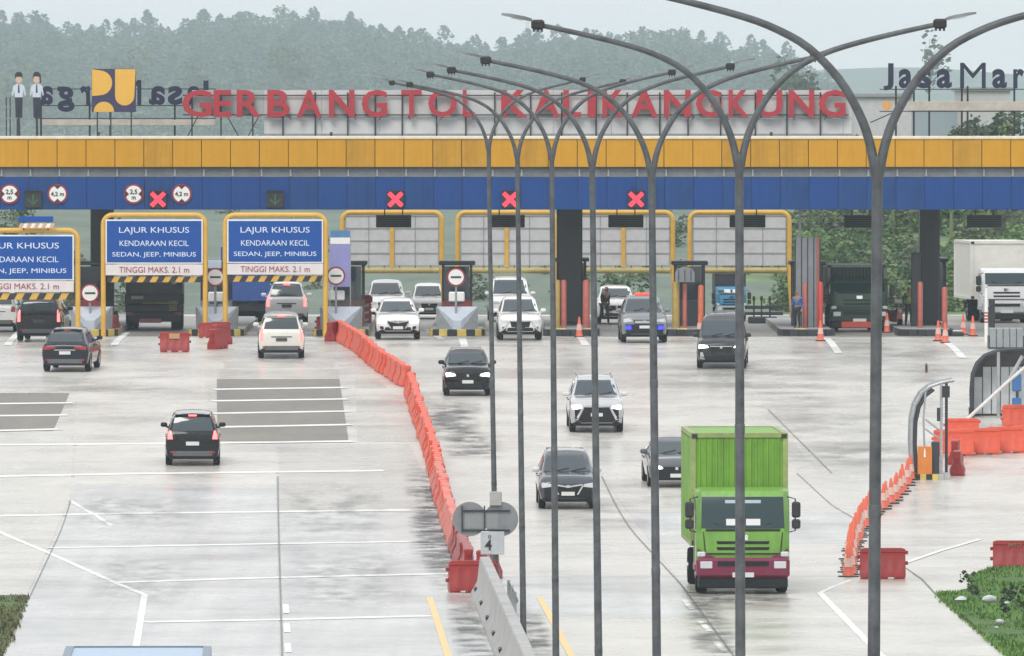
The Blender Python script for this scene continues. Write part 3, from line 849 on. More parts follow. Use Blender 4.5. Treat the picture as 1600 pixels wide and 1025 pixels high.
# dark clad columns
for (pxa, pxb) in ((142, 177), (870, 910), (1437, 1468)):
    xa, xb = X(pxa, 462), X(pxb, 462)
    mb = MB()
    w = xb - xa
    mb.box(xa, xb, 6.5, 8.3, -0.05, zr0 - 0.26, bev=0.06)
    for q in range(1, 3): mb.box(xa + w*q/3 - 0.015, xa + w*q/3 + 0.015, 6.47, 6.52, 0.3, zr0 - 0.3)
    for zz in (1.7, 3.4): mb.box(xa - 0.01, xb + 0.01, 6.475, 6.53, zz, zz + 0.03)
    mb.build('column', M_dgrey, gate)
    mb = MB(); mb.box(xa - 0.06, xb + 0.06, 6.4, 8.4, -0.04, 0.35, bev=0.03); mb.build('column_base', M_black, gate)
mb = MB()
for k in range(12): mb.box(XL + 1 + k*3.6, XL + 1.2 + k*3.6, 0.5, 12.8, zr0 - 0.55, zr0 - 0.26)
for k in range(3): mb.box(XL, XR, 2 + k*5, 2.2 + k*5, zr0 - 0.75, zr0 - 0.56)
mb.build('roof_beam', M_dgrey, gate)

# ---- lane signals on the fascia
def lane_signal(px, on, label):
    t = thing('lane_signal', label, 'traffic signal', (X(px, DG), DG - 0.01, Z(311.5, DG)), 0, 'lane signals on the blue fascia')
    s = 0.345
    mb = MB(); mb.box(-s, s, -0.16, 0.025, -s, s, bev=0.02); mb.build('housing', M_black, t)
    mb = MB(); mb.box(-s - 0.02, s + 0.02, -0.30, -0.165, s, s + 0.02); mb.build('hood', M_black, t)
    if on:
        mb = MB()
        for sg in (1, -1):
            for q in range(-5, 6):
                for wv in (-0.5, 0.5):
                    cx, cz = q * 0.048 + wv * 0.062, sg * q * 0.048 - sg * wv * 0.062
                    disc(mb, 0.042, -0.185, -0.16, cx, cz, 8)
        mb.build('cross', mat('signal_red', (0.8, 0.02, 0.02), 0.4, var=0, emit=(1.0, 0.035, 0.07), estr=1.6), t)
    else:
        mb = MB()
        for q in range(-4, 5): disc(mb, 0.03, -0.18, -0.16, 0, q*0.05, 8)
        for q in range(1, 5):
            for sg in (-1, 1): disc(mb, 0.03, -0.18, -0.16, sg*q*0.045, -0.2 + q*0.045, 8)
        mb.build('arrow', mat('signal_green_dim', (0.03, 0.10, 0.05), 0.4, var=0, emit=(0.05, 0.35, 0.12), estr=0.10), t)
lane_signal(52, False, 'dim dark lane signal between the two round limit signs at the end of the fascia')
lane_signal(247, True, 'lit red cross signal between two round white limit signs')
lane_signal(430, False, 'dark lane signal with a dim green arrow and no signs beside it')
lane_signal(618, True, 'lit red cross signal above the white car nearest the lavender banner')
lane_signal(797, True, 'lit red cross signal half hidden behind a thin lamp pole')
lane_signal(994, True, 'lit red cross signal over the lane of the blue-lamp car')
# ---- round limit signs
def limit_sign(px, kind, label):
    t = thing('limit_sign', label, 'road sign', (X(px, DG), DG - 0.05, Z(303, DG)), 0, 'round limit signs on the blue fascia')
    mb = MB(); disc(mb, 0.41, 0.0, 0.05, n=28); mb.build('rim', mat('sign_rim_red', (0.28, 0.02, 0.035), 0.4, var=0.1), t)
    mb = MB(); disc(mb, 0.335, -0.012, -0.001, n=28); mb.build('face', M_white, t)
    mb = MB()
    for sg in (1, -1):
        if kind == 'w': p = [(sg*0.36, -0.17), (sg*0.36, 0.17), (sg*0.19, 0.0)]
        else: p = [(-0.17, sg*0.36), (0.17, sg*0.36), (0.0, sg*0.19)]
        mb.prism(p, -0.026, -0.014)
    mb.build('triangle', mat('sign_triangle', (0.07, 0.015, 0.03), 0.4, var=0), t)
    if kind == 'w':
        text_mesh('2,5', 0.26, 0.012, M_black, 'numeral', t, (0, -0.02, 0.0), bold=0.006)
        text_mesh('m', 0.24, 0.012, M_black, 'numeral', t, (0, -0.02, -0.22), bold=0.006)
    else: text_mesh('4,2 m', 0.24, 0.012, M_black, 'numeral', t, (0, -0.02, -0.08), bold=0.006)
limit_sign(15, 'w', 'round width limit sign with side triangles at the far end of the fascia')
limit_sign(90, 'h', 'round height limit sign with top and bottom triangles above the lower blue lane board')
limit_sign(209, 'w', 'round width limit sign with side triangles next to the first red cross')
limit_sign(284, 'h', 'round height limit sign with top and bottom triangles next to the first red cross')

# ------------------------------------------------------------------ sign letters on the roof
DS = 462.0
ZR = Z(214, DS)
sg = thing('roof_name_sign', 'big red block letters on a steel frame with pale backing spelling the gate name', 'sign', (0, DS, ZR))
zl0, zl1 = Z(183, DS) - ZR, Z(140.5, DS) - ZR
words = 'GERBANG TOL KALIKANGKUNG'
cxs = {}
xs_px = [(285, 331), (334, 362), (370, 408), (418, 453), (464, 503), (514, 554), (565, 605), None, (627, 659), (669, 714), (723, 742), None,
         (783, 824), (833, 874), (880, 908), (918, 931), (941, 975), (986, 1028), (1037, 1079), (1087, 1127), (1138, 1170), (1182, 1222), (1232, 1272), (1279, 1321)]
for ch, xx in zip(words, xs_px):
    if not xx: continue
    xa, xb = X(xx[0], DS), X(xx[1], DS)
    text_mesh(ch, 1.5, 0.16, M_signred, 'letter', sg, ((xa + xb) / 2, -0.12, zl0), bold=0.035, width=xb - xa, height=zl1 - zl0)
mb = MB()
for py in (149, 179.5): mb.box(X(286, DS), X(1326, DS), 0.02, 0.07, Z(py, DS) - ZR - 0.025, Z(py, DS) - ZR + 0.025)
mb.build('rail', M_dgrey, sg)
r0 = random.Random(3)
px = 300
kk = 0
while px < 1326:
    mb = MB(); x = X(px, DS)
    mb.box(x - 0.03, x + 0.03, 0.075, 0.135, -0.1, zl1 - 0.1)
    mb.build('post', M_dgrey if kk % 3 else M_black, sg)
    mb = MB(); d_ = 0.5 * (1 if kk % 2 else -1)
    mb.tube([(x + 0.25, 0.11, zl0 + 0.05), (x + 0.25 + d_, 0.9, -0.05)], 0.022, 5)
    mb.build('brace', M_dgrey, sg)
    px += r0.uniform(42, 56); kk += 1
# pale backing boards
zb1, zbm = Z(141, DS) - ZR, Z(184, DS) - ZR
x = X(412, DS); n = 0
while x < X(1328, DS):
    w = min(2.4, X(1331, DS) - x)
    mb = MB(); mb.box(x + 0.01, x + w - 0.01, 0.16, 0.20, zbm - 0.02, zb1, bev=0.006); mb.build('backing_board', M_backpanel, sg)
    mb = MB(); mb.box(x + 0.01, x + w - 0.01, 0.22, 0.26, 0.06, zbm - 0.05, bev=0.006); mb.build('lower_board', mat('sign_lower_board', (0.60, 0.60, 0.60), 0.55, var=0.14, scale=0.6), sg)
    x += w
mb = MB(); mb.box(X(300, DS), X(412, DS), 0.16, 0.20, Z(181, DS) - ZR, zb1, bev=0.006); mb.build('backing_board', mat('sign_back_greenish', (0.42, 0.46, 0.45), 0.6, var=0.15), sg)
mb = MB(); mb.box(X(412, DS), X(1331, DS), 0.10, 0.21, 0.03, 0.14); mb.build('base_beam', M_grey, sg)

def wordmark(pxa, pxb, y0, y1, mirrored, label, extra_posts):
    D = 466.0
    xa, xb = X(pxa, D), X(pxb, D)
    z0 = Z(214, D)
    t = thing('wordmark_sign', label, 'sign', ((xa + xb) / 2, D, z0))
    w = xb - xa
    zb_, zt_ = Z(y0, D) - z0, Z(y1, D) - z0
    holder = t
    cu = 'JasaMarga'
    # glyph advances measured from the photo (fractions of the whole length)
    caps = (1380, 1396), (1404, 1426), (1432, 1455), (1463, 1487), (1500, 1540), (1550, 1573), (1583, 1600), (1606, 1631), (1639, 1662)
    back = (318, 333), (290, 312), (262, 285), (233, 258), (180, 221), (148, 171), (125, 141), (90, 117), (62, 83)
    for ch, (a, b) in zip(cu, back if mirrored else caps):
        h = (zt_ - zb_) * (1.0 if ch in 'JM' else .76)
        zz = zb_
        if ch == 'g': zz -= (zt_ - zb_) * 0.28; h = (zt_ - zb_) * 1.02
        if ch == 'J': zz -= (zt_ - zb_) * 0.08; h *= 1.06
        c = X((a + b) / 2, D) - t.location.x
        ww = (b - a) / S(D)
        text_mesh(ch, 1.2, 0.12, M_navy, 'letter', t, (c, 0, zz), rz=math.pi if mirrored else 0.0, bold=0.0 if ch == 'M' else 0.04, width=ww, height=h)
    for py in extra_posts[1]:
        mb = MB(); mb.box(-w/2 - 0.1, w/2 + 0.1, 0.1, 0.14, Z(py, D) - z0 - 0.02, Z(py, D) - z0 + 0.02); mb.build('rail', M_dgrey, t)
    for q in extra_posts[0]:
        mb = MB(); mb.box(X(q, D) - t.location.x - 0.04, X(q, D) - t.location.x + 0.04, 0.15, 0.22, -0.1, zb_ + 0.1); mb.build('post', M_black, t)
    return t, z0, D
t, z0, D = wordmark(1378, 1664, 138, 98, False, 'navy letter sign on posts at the far end of the roof, readable from this side', ((1400, 1428, 1452, 1503, 1512, 1585, 1640, 1700), (139.5, 174)))
mb = MB(); mb.box(X(1420, D) - t.location.x, X(1700, D) - t.location.x, 0.05, 0.09, Z(173, D) - z0, Z(158.5, D) - z0, bev=0.01); mb.build('lower_board', mat('pale_tan_board', (0.50, 0.45, 0.38), 0.6, var=0.2, scale=2), t)
mb = MB(); disc(mb, 0.21, 0.0, 0.049, X(1386, D) - t.location.x, Z(165, D) - z0, 20); mb.build('round_emblem', mat('emblem_orange', (0.72, 0.38, 0.12), 0.5, var=0.05), t)
mb = MB(); mb.tube([(X(1360, D) - t.location.x, 0.2, 0.6), (X(1398, D) - t.location.x, 0.2, 1.05)], 0.025, 5); mb.build('brace', M_dgrey, t)
t, z0, D = wordmark(58, 334, 164, 125, True, 'navy letter sign seen from behind, reading backwards between the emblem and the red letters', ((64, 140, 172, 273), (139, 165, 185)))
mb = MB(); mb.box(X(66, D) - t.location.x, X(336, D) - t.location.x, 0.05, 0.09, Z(196, D) - z0, Z(187, D) - z0, bev=0.01); mb.build('lower_board', mat('pale_tan_board', ()), t)

# square yellow and navy emblem
D = 459.0
t = thing('square_emblem_sign', 'square yellow and navy emblem board standing on posts on the roof', 'sign', (X(178, D), D, Z(214, D)))
s = 1 / S(D)
def ex(px): return (px - 178) * s
def ez(py): return (214 - py) * s
mb = MB(); mb.box(ex(143.5), ex(212.5), 0, 0.12, ez(175), ez(107.5), bev=0.015); mb.build('board', mat('emblem_navy', (0.035, 0.03, 0.095), 0.4, var=0.05), t)
M_emy = mat('emblem_yellow', (0.76, 0.43, 0.06), 0.4, var=0.05)
def arc(cx, cy, r, a0, a1, n=10): return [(ex(cx + r*math.cos(R(a0 + (a1-a0)*k/n))), ez(cy - r*math.sin(R(a0 + (a1-a0)*k/n)))) for k in range(n+1)]
mb = MB(); mb.prism([(ex(144), ez(150)), *arc(156, 129.5, 19.5, -90, 90), (ex(144), ez(108.2))][0:13] + [(ex(144), ez(108.2))], -0.03, -0.002)
mb.prism([(ex(180), ez(108.2)), (ex(180), ez(150)), *arc(195, 150, 15, 180, 360), (ex(212), ez(108.2))], -0.03, -0.002)
mb.prism([*arc(162.5, 174.8, 16, 0, 180)], -0.03, -0.002)
mb.build('yellow_shape', M_emy, t)
for px in (152, 173, 205):
    mb = MB(); mb.box(ex(px) - 0.03, ex(px) + 0.03, 0.13, 0.2, -0.1, ez(150)); mb.build('post', M_dgrey, t)

# cut-out figures standing on the roof
def figure(px, label, hair_long):
    D = 458.0; sc = 1 / S(D)
    t = thing('cutout_figure', label, 'cut-out board', (X(px, D), D, Z(214, D)), 0, 'uniformed cut-out figures on the roof')
    q = lambda dx, py: (dx * sc, (214 - py) * sc)
    mb = MB(); mb.prism([q(-5, 184), q(-1, 184), q(0, 160), q(1.5, 184), q(5.5, 184), q(6, 150), q(-6, 150)], 0, 0.06); mb.build('trousers', mat('figure_navy', (0.02, 0.022, 0.04), 0.5, var=0), t)
    mb = MB(); mb.prism([q(-6, 152), q(6, 152), q(7, 140), q(9.5, 150), q(11, 148), q(8.5, 134), q(3, 131), q(-3, 131), q(-8.5, 134), q(-11, 148), q(-9, 150), q(-7, 140)], -0.012, 0.05); mb.build('shirt', mat('figure_shirt', (0.55, 0.62, 0.72), 0.5, var=0.1), t)
    mb = MB(); mb.prism([q(-1.5, 145), q(1.5, 145), q(0.8, 132), q(-0.8, 132)], -0.02, -0.013); mb.build('tie', mat('figure_navy', ()), t)
    mb = MB(); disc(mb, 5.2 * sc, -0.012, 0.05, 0, (214 - 124.5) * sc, 16); mb.build('face', mat('figure_skin', (0.62, 0.42, 0.30), 0.6, var=0), t)
    mb = MB(); mb.prism([q(-5.8, 124), q(-5.8, 116), q(-3, 112.5), q(3, 112.5), q(5.8, 116), q(5.8, 124), q(4, 120), q(-4, 120)] if not hair_long else
                        [q(-6, 124), q(-5.5, 115), q(-2, 112), q(3, 112.5), q(6.5, 117), q(7, 130), q(4.5, 130), q(4.2, 120), q(-4, 119)], -0.02, 0.04); mb.build('hair', M_black, t)
    mb = MB(); mb.box(-0.04, 0.04, 0.06, 0.12, -0.1, (214 - 150) * sc); mb.tube([(0, 0.1, 1.2), (0, 0.9, 0.0)], 0.03, 5); mb.build('stand', M_dgrey, t)
figure(29.5, 'cut-out board of a short-haired uniformed officer, the one farther from the emblem', False)
figure(57.5, 'cut-out board of a long-haired uniformed officer, the one nearer the emblem', True)
t = thing('roof_railing', 'thin dark railing behind the cut-out figures at the end of the roof', 'railing', (X(8, 464), 464, Z(214, 464)))
for px in (-20, 10, 16, 27):
    mb = MB(); mb.box(X(px, 464) - X(8, 464) - 0.025, X(px, 464) - X(8, 464) + 0.025, 0, 0.05, -0.1, 1.7); mb.build('post', M_dgrey, t)
for z in (0.75, 1.2, 1.65):
    mb = MB(); mb.box(-1.4, 0.6, -0.03, -0.005, z, z + 0.05); mb.build('rail', M_grey, t)
for k, (px, y) in enumerate(((154, 213), (517.5, 211), (1205, 215))):
    t = thing('roof_lamp', ['small dark roof-edge fitting under the square emblem', 'small dark roof-edge fitting below the middle of the red letters', 'small dark roof-edge fitting near the last red letters'][k], 'fitting', (X(px, 455.3), 455.3, Z(212.4, 455.3)))
    mb = MB(); mb.box(-0.06, 0.06, -0.05, 0.05, 0, 0.16, bev=0.02); mb.build('body', M_black, t)

# pale buildings beyond the roof
def building(pxa, pxb, ytop, d, m, label, win=True, depth=14):
    xa, xb = X(pxa, d), X(pxb, d); zb = bank(0, 700) - 6; h = Z(ytop, d) - zb
    t = thing('building', label, 'building', ((xa + xb) / 2, d, zb)); w = xb - xa
    mb = MB(); mb.box(-w/2, w/2, 0, depth, 0, h); mb.build('wall', m, t)
    mb = MB(); mb.box(-w/2 - 0.2, w/2 + 0.2, -0.25, depth + 0.2, h + 0.003, h + 0.28, bev=0.03); mb.build('roof', M_grey, t)
    if win:
        n = max(2, int(w / 2.4))
        for k in range(n):
            x = -w/2 + (k + 0.5) * w / n
            mb = MB(); mb.box(x - 0.55, x + 0.55, -0.02, 0.03, h - 1.55, h - 0.55); f = mb.build('window', M_grey, t)
            mb = MB(); mb.box(x - 0.48, x + 0.48, -0.035, -0.021, h - 1.48, h - 0.62); mb.build('pane', M_glass, f)
    return t
building(1335, 1424, 152, 770, M_lgrey, 'low pale building beyond the roof between the red and navy letters', win=False)
building(1503, 1578, 142, 790, mat('building_grey', (0.46, 0.47, 0.46), 0.7, var=0.12, scale=0.3), 'grey building block beyond the roof below the navy letters', win=False)
building(1428, 1503, 166, 800, mat('building_blue', (0.30, 0.36, 0.40), 0.7, var=0.1, scale=0.3), 'bluish low building beyond the roof under the thin-crowned tree', win=False)

# ------------------------------------------------------------------ height portals over the entry lanes
def portal(pa, pb, ytop, yb, d, sign, label, stop_px=None, foot=None, upper=None):
    zg = gz(d)
    t = thing('height_portal', label, 'height portal', (X((pa + pb) / 2, d), d, zg), 0, 'yellow height portals over the entry lanes')
    w = (pb - pa) / S(d); h = Z(ytop, d) - zg; r = 0.10
    x0 = -w/2 + r; rc = 0.38
    def leg(sx):
        pts = [(sx*(w/2 - r), 0, -0.05), (sx*(w/2 - r), 0, 1.5), (sx*(w/2 - r), 0, h - r - rc)]
        for k in range(1, 7):
            a = k / 6 * math.pi / 2
            pts.append((sx*(w/2 - r - rc + rc*math.cos(a)), 0, h - r - rc + rc*math.sin(a)))
        pts.append((0, 0, h - r))
        mb = MB(); mb.tube(pts, r, 10); return mb
    leg(-1).build('post', M_ypost, t, smooth=50); leg(1).build('post', M_ypost, t, smooth=50)
    sxa, sxb, sy0, sy1, sy2, sy3 = sign      # blue board px extents, strip bottom, hazard bar bottom
    cx = X((pa + pb) / 2, d)
    gx = lambda px: X(px, d) - cx
    gzz = lambda py: Z(py, d) - zg
    mb = MB(); mb.box(gx(sxa), gx(sxb), -0.14, -0.06, gzz(sy1), gzz(sy0), bev=0.01); mb.build('sign_frame', M_white, t)
    e = 0.055
    mb = MB(); mb.box(gx(sxa) + e, gx(sxb) - e, -0.155, -0.141, gzz(sy1) + e, gzz(sy0) - e); mb.build('sign_face', M_signblue, t)
    mw = gx(sxb) - gx(sxa); c2 = (gx(sxa) + gx(sxb)) / 2
    hh = gzz(sy0) - gzz(sy1)
    for txt, f, ww, lh in (('LAJUR KHUSUS', 0.66, 0.72, 0.17), ('KENDARAAN KECIL', 0.40, 0.71, 0.125), ('SEDAN, JEEP, MINIBUS', 0.13, 0.86, 0.135)):
        text_mesh(txt, 0.4, 0.012, mat('sign_lettering', (0.62, 0.72, 0.86), 0.5, var=0), 'lettering', t, (c2, -0.165, gzz(sy1) + hh * f), width=mw * ww, height=hh * lh)
    mb = MB(); mb.box(gx(sxa), gx(sxb), -0.14, -0.08, gzz(sy2), gzz(sy1) - 0.03, bev=0.006); mb.build('height_strip', mat('strip_white', (0.66, 0.62, 0.62), 0.5, var=0.06), t)
    text_mesh('TINGGI MAKS. 2.1 m', 0.25, 0.012, mat('strip_red_lettering', (0.30, 0.03, 0.05), 0.5, var=0), 'lettering', t, (c2, -0.15, gzz(sy2) + 0.10), width=mw * 0.72, height=(gzz(sy1) - gzz(sy2)) * 0.52)
    # striped height bar : alternate yellow and black pieces, slanted
    zb, zt_ = gzz(sy3), gzz(sy2) - 0.05
    n = 15; x0 = -w/2 + 2*r + 0.02; x1 = w/2 - 2*r - 0.02; st = (x1 - x0) / n; sl = 0.14
    for k in range(n):
        a = x0 + k*st; c = a + st - 0.004
        mb = MB(); mb.prism([(max(x0, a - sl*0.5), zb), (min(x1, c - sl*0.5), zb), (min(x1, c + sl*0.5), zt_), (max(x0, a + sl*0.5), zt_)], -0.07, 0.03)
        mb.build('hazard_stripe', M_ypost if k % 2 else M_black, t)
    for q in range(5):
        mb = MB(); mb.box(x0 + (x1 - x0)*(q + .5)/5 - 0.03, x0 + (x1 - x0)*(q + .5)/5 + 0.03, -0.055, -0.02, zt_, h - 2*r); mb.build('hanger', M_grey, t)
    return t, gx, gzz
portal(-64, 125.5, 356, 468, 438, (-50, 115.5, 367, 438, 456, 468), 'lower yellow height portal with cut-off blue lane board at the edge of the plaza')
portal(157.5, 324.5, 332, 441, 449, (165, 317, 343, 412, 430, 441), 'yellow height portal with blue lane board over the lane of the dark covered truck')
portal(348, 512.5, 332, 440, 449, (355, 505, 343, 411, 429, 440), 'yellow height portal with blue lane board over the lane of the silver car')
t = thing('lane_display', 'small blue board over a striped bar on top of the lower portal', 'display board', tuple(P(56, 356, 437.6)))
s = 1 / S(437.6)
mb = MB(); mb.box(-27*s, 27*s, 0, 0.1, 9*s, 18*s, bev=0.01); mb.build('board', M_signblue, t)
for k in range(9):
    mb = MB(); mb.prism([(-27*s + k*6*s, 0), (-27*s + k*6*s + 5.8*s, 0), (-24*s + k*6*s + 5.8*s, 7*s), (-24*s + k*6*s, 7*s)], 0.0, 0.07); mb.build('stripe', M_white if k % 2 else mat('stripe_pale_orange', (.62, .36, .22), .5), t)
mb = MB(); mb.box(-0.5, -0.45, 0.08, 0.12, -0.1, 12*s); mb.box(0.45, 0.5, 0.08, 0.12, -0.1, 12*s); mb.build('support', M_dgrey, t)

# ---- portals of the exit lanes, seen from behind
def rear_portal(pa, pb, d, label, mull=0.5):
    zg = gz(d); cx = X((pa + pb) / 2, d)
    t = thing('height_portal', label, 'height portal', (cx, d, zg), 0, 'height portals of the exit lanes seen from behind')
    gx = lambda px: X(px, d) - cx
    gzz = lambda py: Z(py, d) - zg
    w = gx(pb) - gx(pa); h = gzz(330); r = 0.11
    for sx in (-1, 1):
        pts = [(sx*(w/2 - r) + sx*0.15, 0, -0.05), (sx*(w/2 - r) + sx*0.03, 0, 1.9), (sx*(w/2 - r), 0, 2.6), (sx*(w/2 - r), 0, h - 0.4)]
        for k in range(1, 6):
            a = k/5*math.pi/2; pts.append((sx*(w/2 - r - 0.35 + 0.35*math.cos(a)), 0, h - 0.4 + 0.35*math.sin(a)))
        pts.append((0, 0, h - 0.05))
        mb = MB(); mb.tube(pts, r, 9); mb.build('post', M_ypost, t, smooth=50)
    xa, xb = -w/2 + 2*r + 0.03, w/2 - 2*r - 0.03
    z0, z1 = gzz(415), gzz(337)
    nx, nz = 4, 4
    for i in range(nx):
        for j in range(nz):
            mb = MB()
            a, c = xa + (xb - xa)*i/nx, xa + (xb - xa)*(i+1)/nx
            e, f = z0 + (z1 - z0)*j/nz, z0 + (z1 - z0)*(j+1)/nz
            mb.box(a + 0.01, c - 0.01, -0.03, 0.0, e + 0.01, f - 0.01, bev=0.004); mb.build('panel', M_lgrey, t)
    mb = MB()
    for i in range(nx + 1): mb.box(xa + (xb - xa)*i/nx - 0.018, xa + (xb - xa)*i/nx + 0.018, -0.055, -0.031, z0, z1)
    for j in range(nz + 1): mb.box(xa, xb, -0.075, -0.057, z0 + (z1 - z0)*j/nz - 0.016, z0 + (z1 - z0)*j/nz + 0.016)
    mb.build('panel_frame', M_grey, t)
    mb = MB(); mb.tube([(-w/2 + 2*r, -0.02, gzz(422.5)), (w/2 - 2*r, -0.02, gzz(422.5))], 0.13, 8); mb.build('height_bar', mat('dull_yellow_paint', (0.42, 0.33, 0.11), 0.5, var=0.2), t, smooth=50)
    mb = MB(); mb.box(-0.09, 0.09, -0.12, -0.08, gzz(417), gzz(350)); mb.build('mullion', M_ypost, t)
    for q in range(6):
        mb = MB(); mb.box(xa + (xb-xa)*(q+.5)/6 - 0.02, xa + (xb-xa)*(q+.5)/6 + 0.02, -0.06, -0.03, gzz(419), gzz(414)); mb.build('hanger', M_black, t)
rear_portal(531, 694, 486, 'grey sign back in a yellow portal beside the lavender banner')
rear_portal(711, 872, 486, 'grey sign back in a yellow portal left of the middle dark column')
rear_portal(893, 1055, 486, 'grey sign back in a yellow portal right of the middle dark column')
rear_portal(1074, 1237, 486, 'grey sign back in a yellow portal before the green hillside')
for k, (px, w) in enumerate(((615, 55), (794, 52), (978, 55), (1168, 56), (1345, 52), (1538, 55))):
    d = 466.0
    t = thing('message_board', ['dark message board under the roof behind the first bare red cross', 'dark message board under the roof behind the second bare red cross', 'dark message board under the roof behind the third bare red cross',
              'dark message board half behind the lamp pole, under the roof', 'dark message board against the green hillside, nearer the middle', 'dark message board against the green hillside above the white truck'][k], 'message board', (X(px, d), d, Z(355.5, d)), 0, 'dark message boards under the gate roof')
    ww = w / S(d); hh = Z(336, d) - Z(355.5, d)
    mb = MB(); mb.box(-ww/2, ww/2, 0, 0.25, 0, hh, bev=0.02); mb.build('cabinet', mat('board_grey', (0.085, 0.092, 0.09), 0.6, var=0.15), t)
    mb = MB()
    for q in range(5): mb.box(-ww/2 + 0.06, ww/2 - 0.06, -0.012, -0.001, hh*(q + 0.35)/5.4, hh*(q + 0.7)/5.4)
    mb.build('vent_slot', M_black, t)
    mb = MB(); mb.box(-0.4, -0.35, 0.1, 0.15, hh, ZG + zr0 - 0.3 - t.location.z); mb.box(0.35, 0.4, 0.1, 0.15, hh, ZG + zr0 - 0.3 - t.location.z); mb.build('bracket', M_dgrey, t)
# lavender banner
d = 452.0
t = thing('banner', 'tall lavender banner with blue head and white band behind the round no-entry sign', 'banner', (X(531.5, d), d, gz(d)))
z = lambda py: Z(py, d) - gz(d)
w = 30.5 / S(d) / 2
for nm, a, c, m in (('banner_head', 371, 360, mat('banner_blue', (0.07, 0.20, 0.40), 0.5, var=0.1)), ('banner_band', 381, 371.2, M_white), ('banner_sheet', 448, 381.2, mat('banner_lavender', (0.25, 0.25, 0.52), 0.55, var=0.08))):
    mb = MB(); mb.box(-w, w, -0.03, 0.0, z(a), z(c)); mb.build(nm, m, t)
mb = MB(); mb.box(-w - 0.04, -w, -0.03, 0.03, -0.05, z(359)); mb.box(w, w + 0.04, -0.03, 0.03, -0.05, z(359)); mb.build('frame', M_grey, t)

# ------------------------------------------------------------------ islands, booths and their furniture
M_hy = mat('kerb_yellow', (0.55, 0.42, 0.10), 0.55, var=0.25, scale=2)
def island(px, entry, label, w=2.1, d0=449.5, d1=478.0):
    zg = gz(d0)
    t = thing('toll_island', label, 'traffic island', (X(px, d0), d0, zg), 0, 'kerbed islands between the toll lanes')
    mb = MB()
    poly = [(-w/2, d1 - d0), (-w/2, 0.9)] + [(-w/2*math.cos(a), 0.9 - 0.9*math.sin(a)) for a in (0.35, 0.8, 1.2, 1.57, 1.95, 2.35, 2.8)] + [(w/2, 0.9), (w/2, d1 - d0)]
    mb.prism(poly, -0.05, 0.24, axis='z'); mb.build('kerb', M_kerb, t)
    # hazard blocks round the nose
    pth = [(-w/2 - 0.03, 4.2), (-w/2 - 0.03, 0.9)] + [(-(w/2 + 0.03)*math.cos(a), 0.9 - 0.93*math.sin(a)) for a in (0.35, 0.8, 1.2, 1.57, 1.95, 2.35, 2.8)] + [(w/2 + 0.03, 0.9), (w/2 + 0.03, 4.2)]
    pts = [Vector((a, b, 0)) for a, b in pth]
    seg = [0]
    for a, c in zip(pts, pts[1:]): seg.append(seg[-1] + (c - a).length)
    L = seg[-1]; n = 26
    def at(s_):
        for k in range(len(pts) - 1):
            if s_ <= seg[k+1]: return pts[k].lerp(pts[k+1], (s_ - seg[k]) / (seg[k+1] - seg[k]))
        return pts[-1]
    for k in range(n):
        a, c = at(L*k/n + 0.004), at(L*(k+1)/n - 0.004)
        tdir = (c - a).normalized(); nn = Vector((tdir.y, -tdir.x, 0)) * 0.06
        mb = MB(); mb.rings([[(*(a)[:2], 0.0), (*(a + nn)[:2], 0.0), (*(a + nn)[:2], 0.26), (*(a)[:2], 0.28)], [(*(c)[:2], 0.0), (*(c + nn)[:2], 0.0), (*(c + nn)[:2], 0.26), (*(c)[:2], 0.28)]])
        mb.build('hazard_block', (M_hy if k % 2 else M_black) if entry else (M_dgrey if k % 2 else M_black), t)
    if entry:      # sloped concrete crash nose with a pale V face
        mb = MB()
        h = 1.15
        mb.prism([(-0.82, 0.25), (0.82, 0.25), (0.86, h), (-0.86, h)], 1.5, 3.0); mb.build('crash_block', M_grey, t)
        mb = MB()
        mb.rings([[(-0.82, 1.49, h + 0.02), (0.82, 1.49, h + 0.02), (0.82, 1.49, h - 0.03), (-0.82, 1.49, h - 0.03)], [(-0.16, 0.75, 0.62), (0.16, 0.75, 0.62), (0.16, 0.75, 0.25), (-0.16, 0.75, 0.25)]])
        mb.build('crash_nose', mat('crash_pale', (0.42, 0.46, 0.52), 0.45, var=0.1), t)
        for sx in (-1, 1):
            mb = MB(); mb.rings([[(sx*0.80, 1.48, 0.25), (sx*0.80, 1.48, h - 0.05), (sx*0.80, 1.52, h - 0.05), (sx*0.80, 1.52, 0.25)], [(sx*0.18, 0.78, 0.25), (sx*0.18, 0.78, 0.60), (sx*0.18, 0.82, 0.60), (sx*0.18, 0.82, 0.25)]])
            mb.build('crash_wing', M_grey, t)
    return t
isl = [(140, True, 'kerbed island under the lower of the round no-entry signs'), (337, True, 'kerbed island between the two upper blue lane boards'), (532, True, 'kerbed island below the lavender banner'),
       (714, True, 'kerbed island with a grey crash nose between the first two white cars'), (893, False, 'kerbed island carrying the middle dark column'), (1072, False, 'kerbed island with red posts beside the blue-lamp car'),
       (1262, False, 'kerbed island with the tall grey cabinet'), (1448, False, 'kerbed island carrying the dark column nearest the white truck')]
for px, e, l in isl: island(px, e, l)
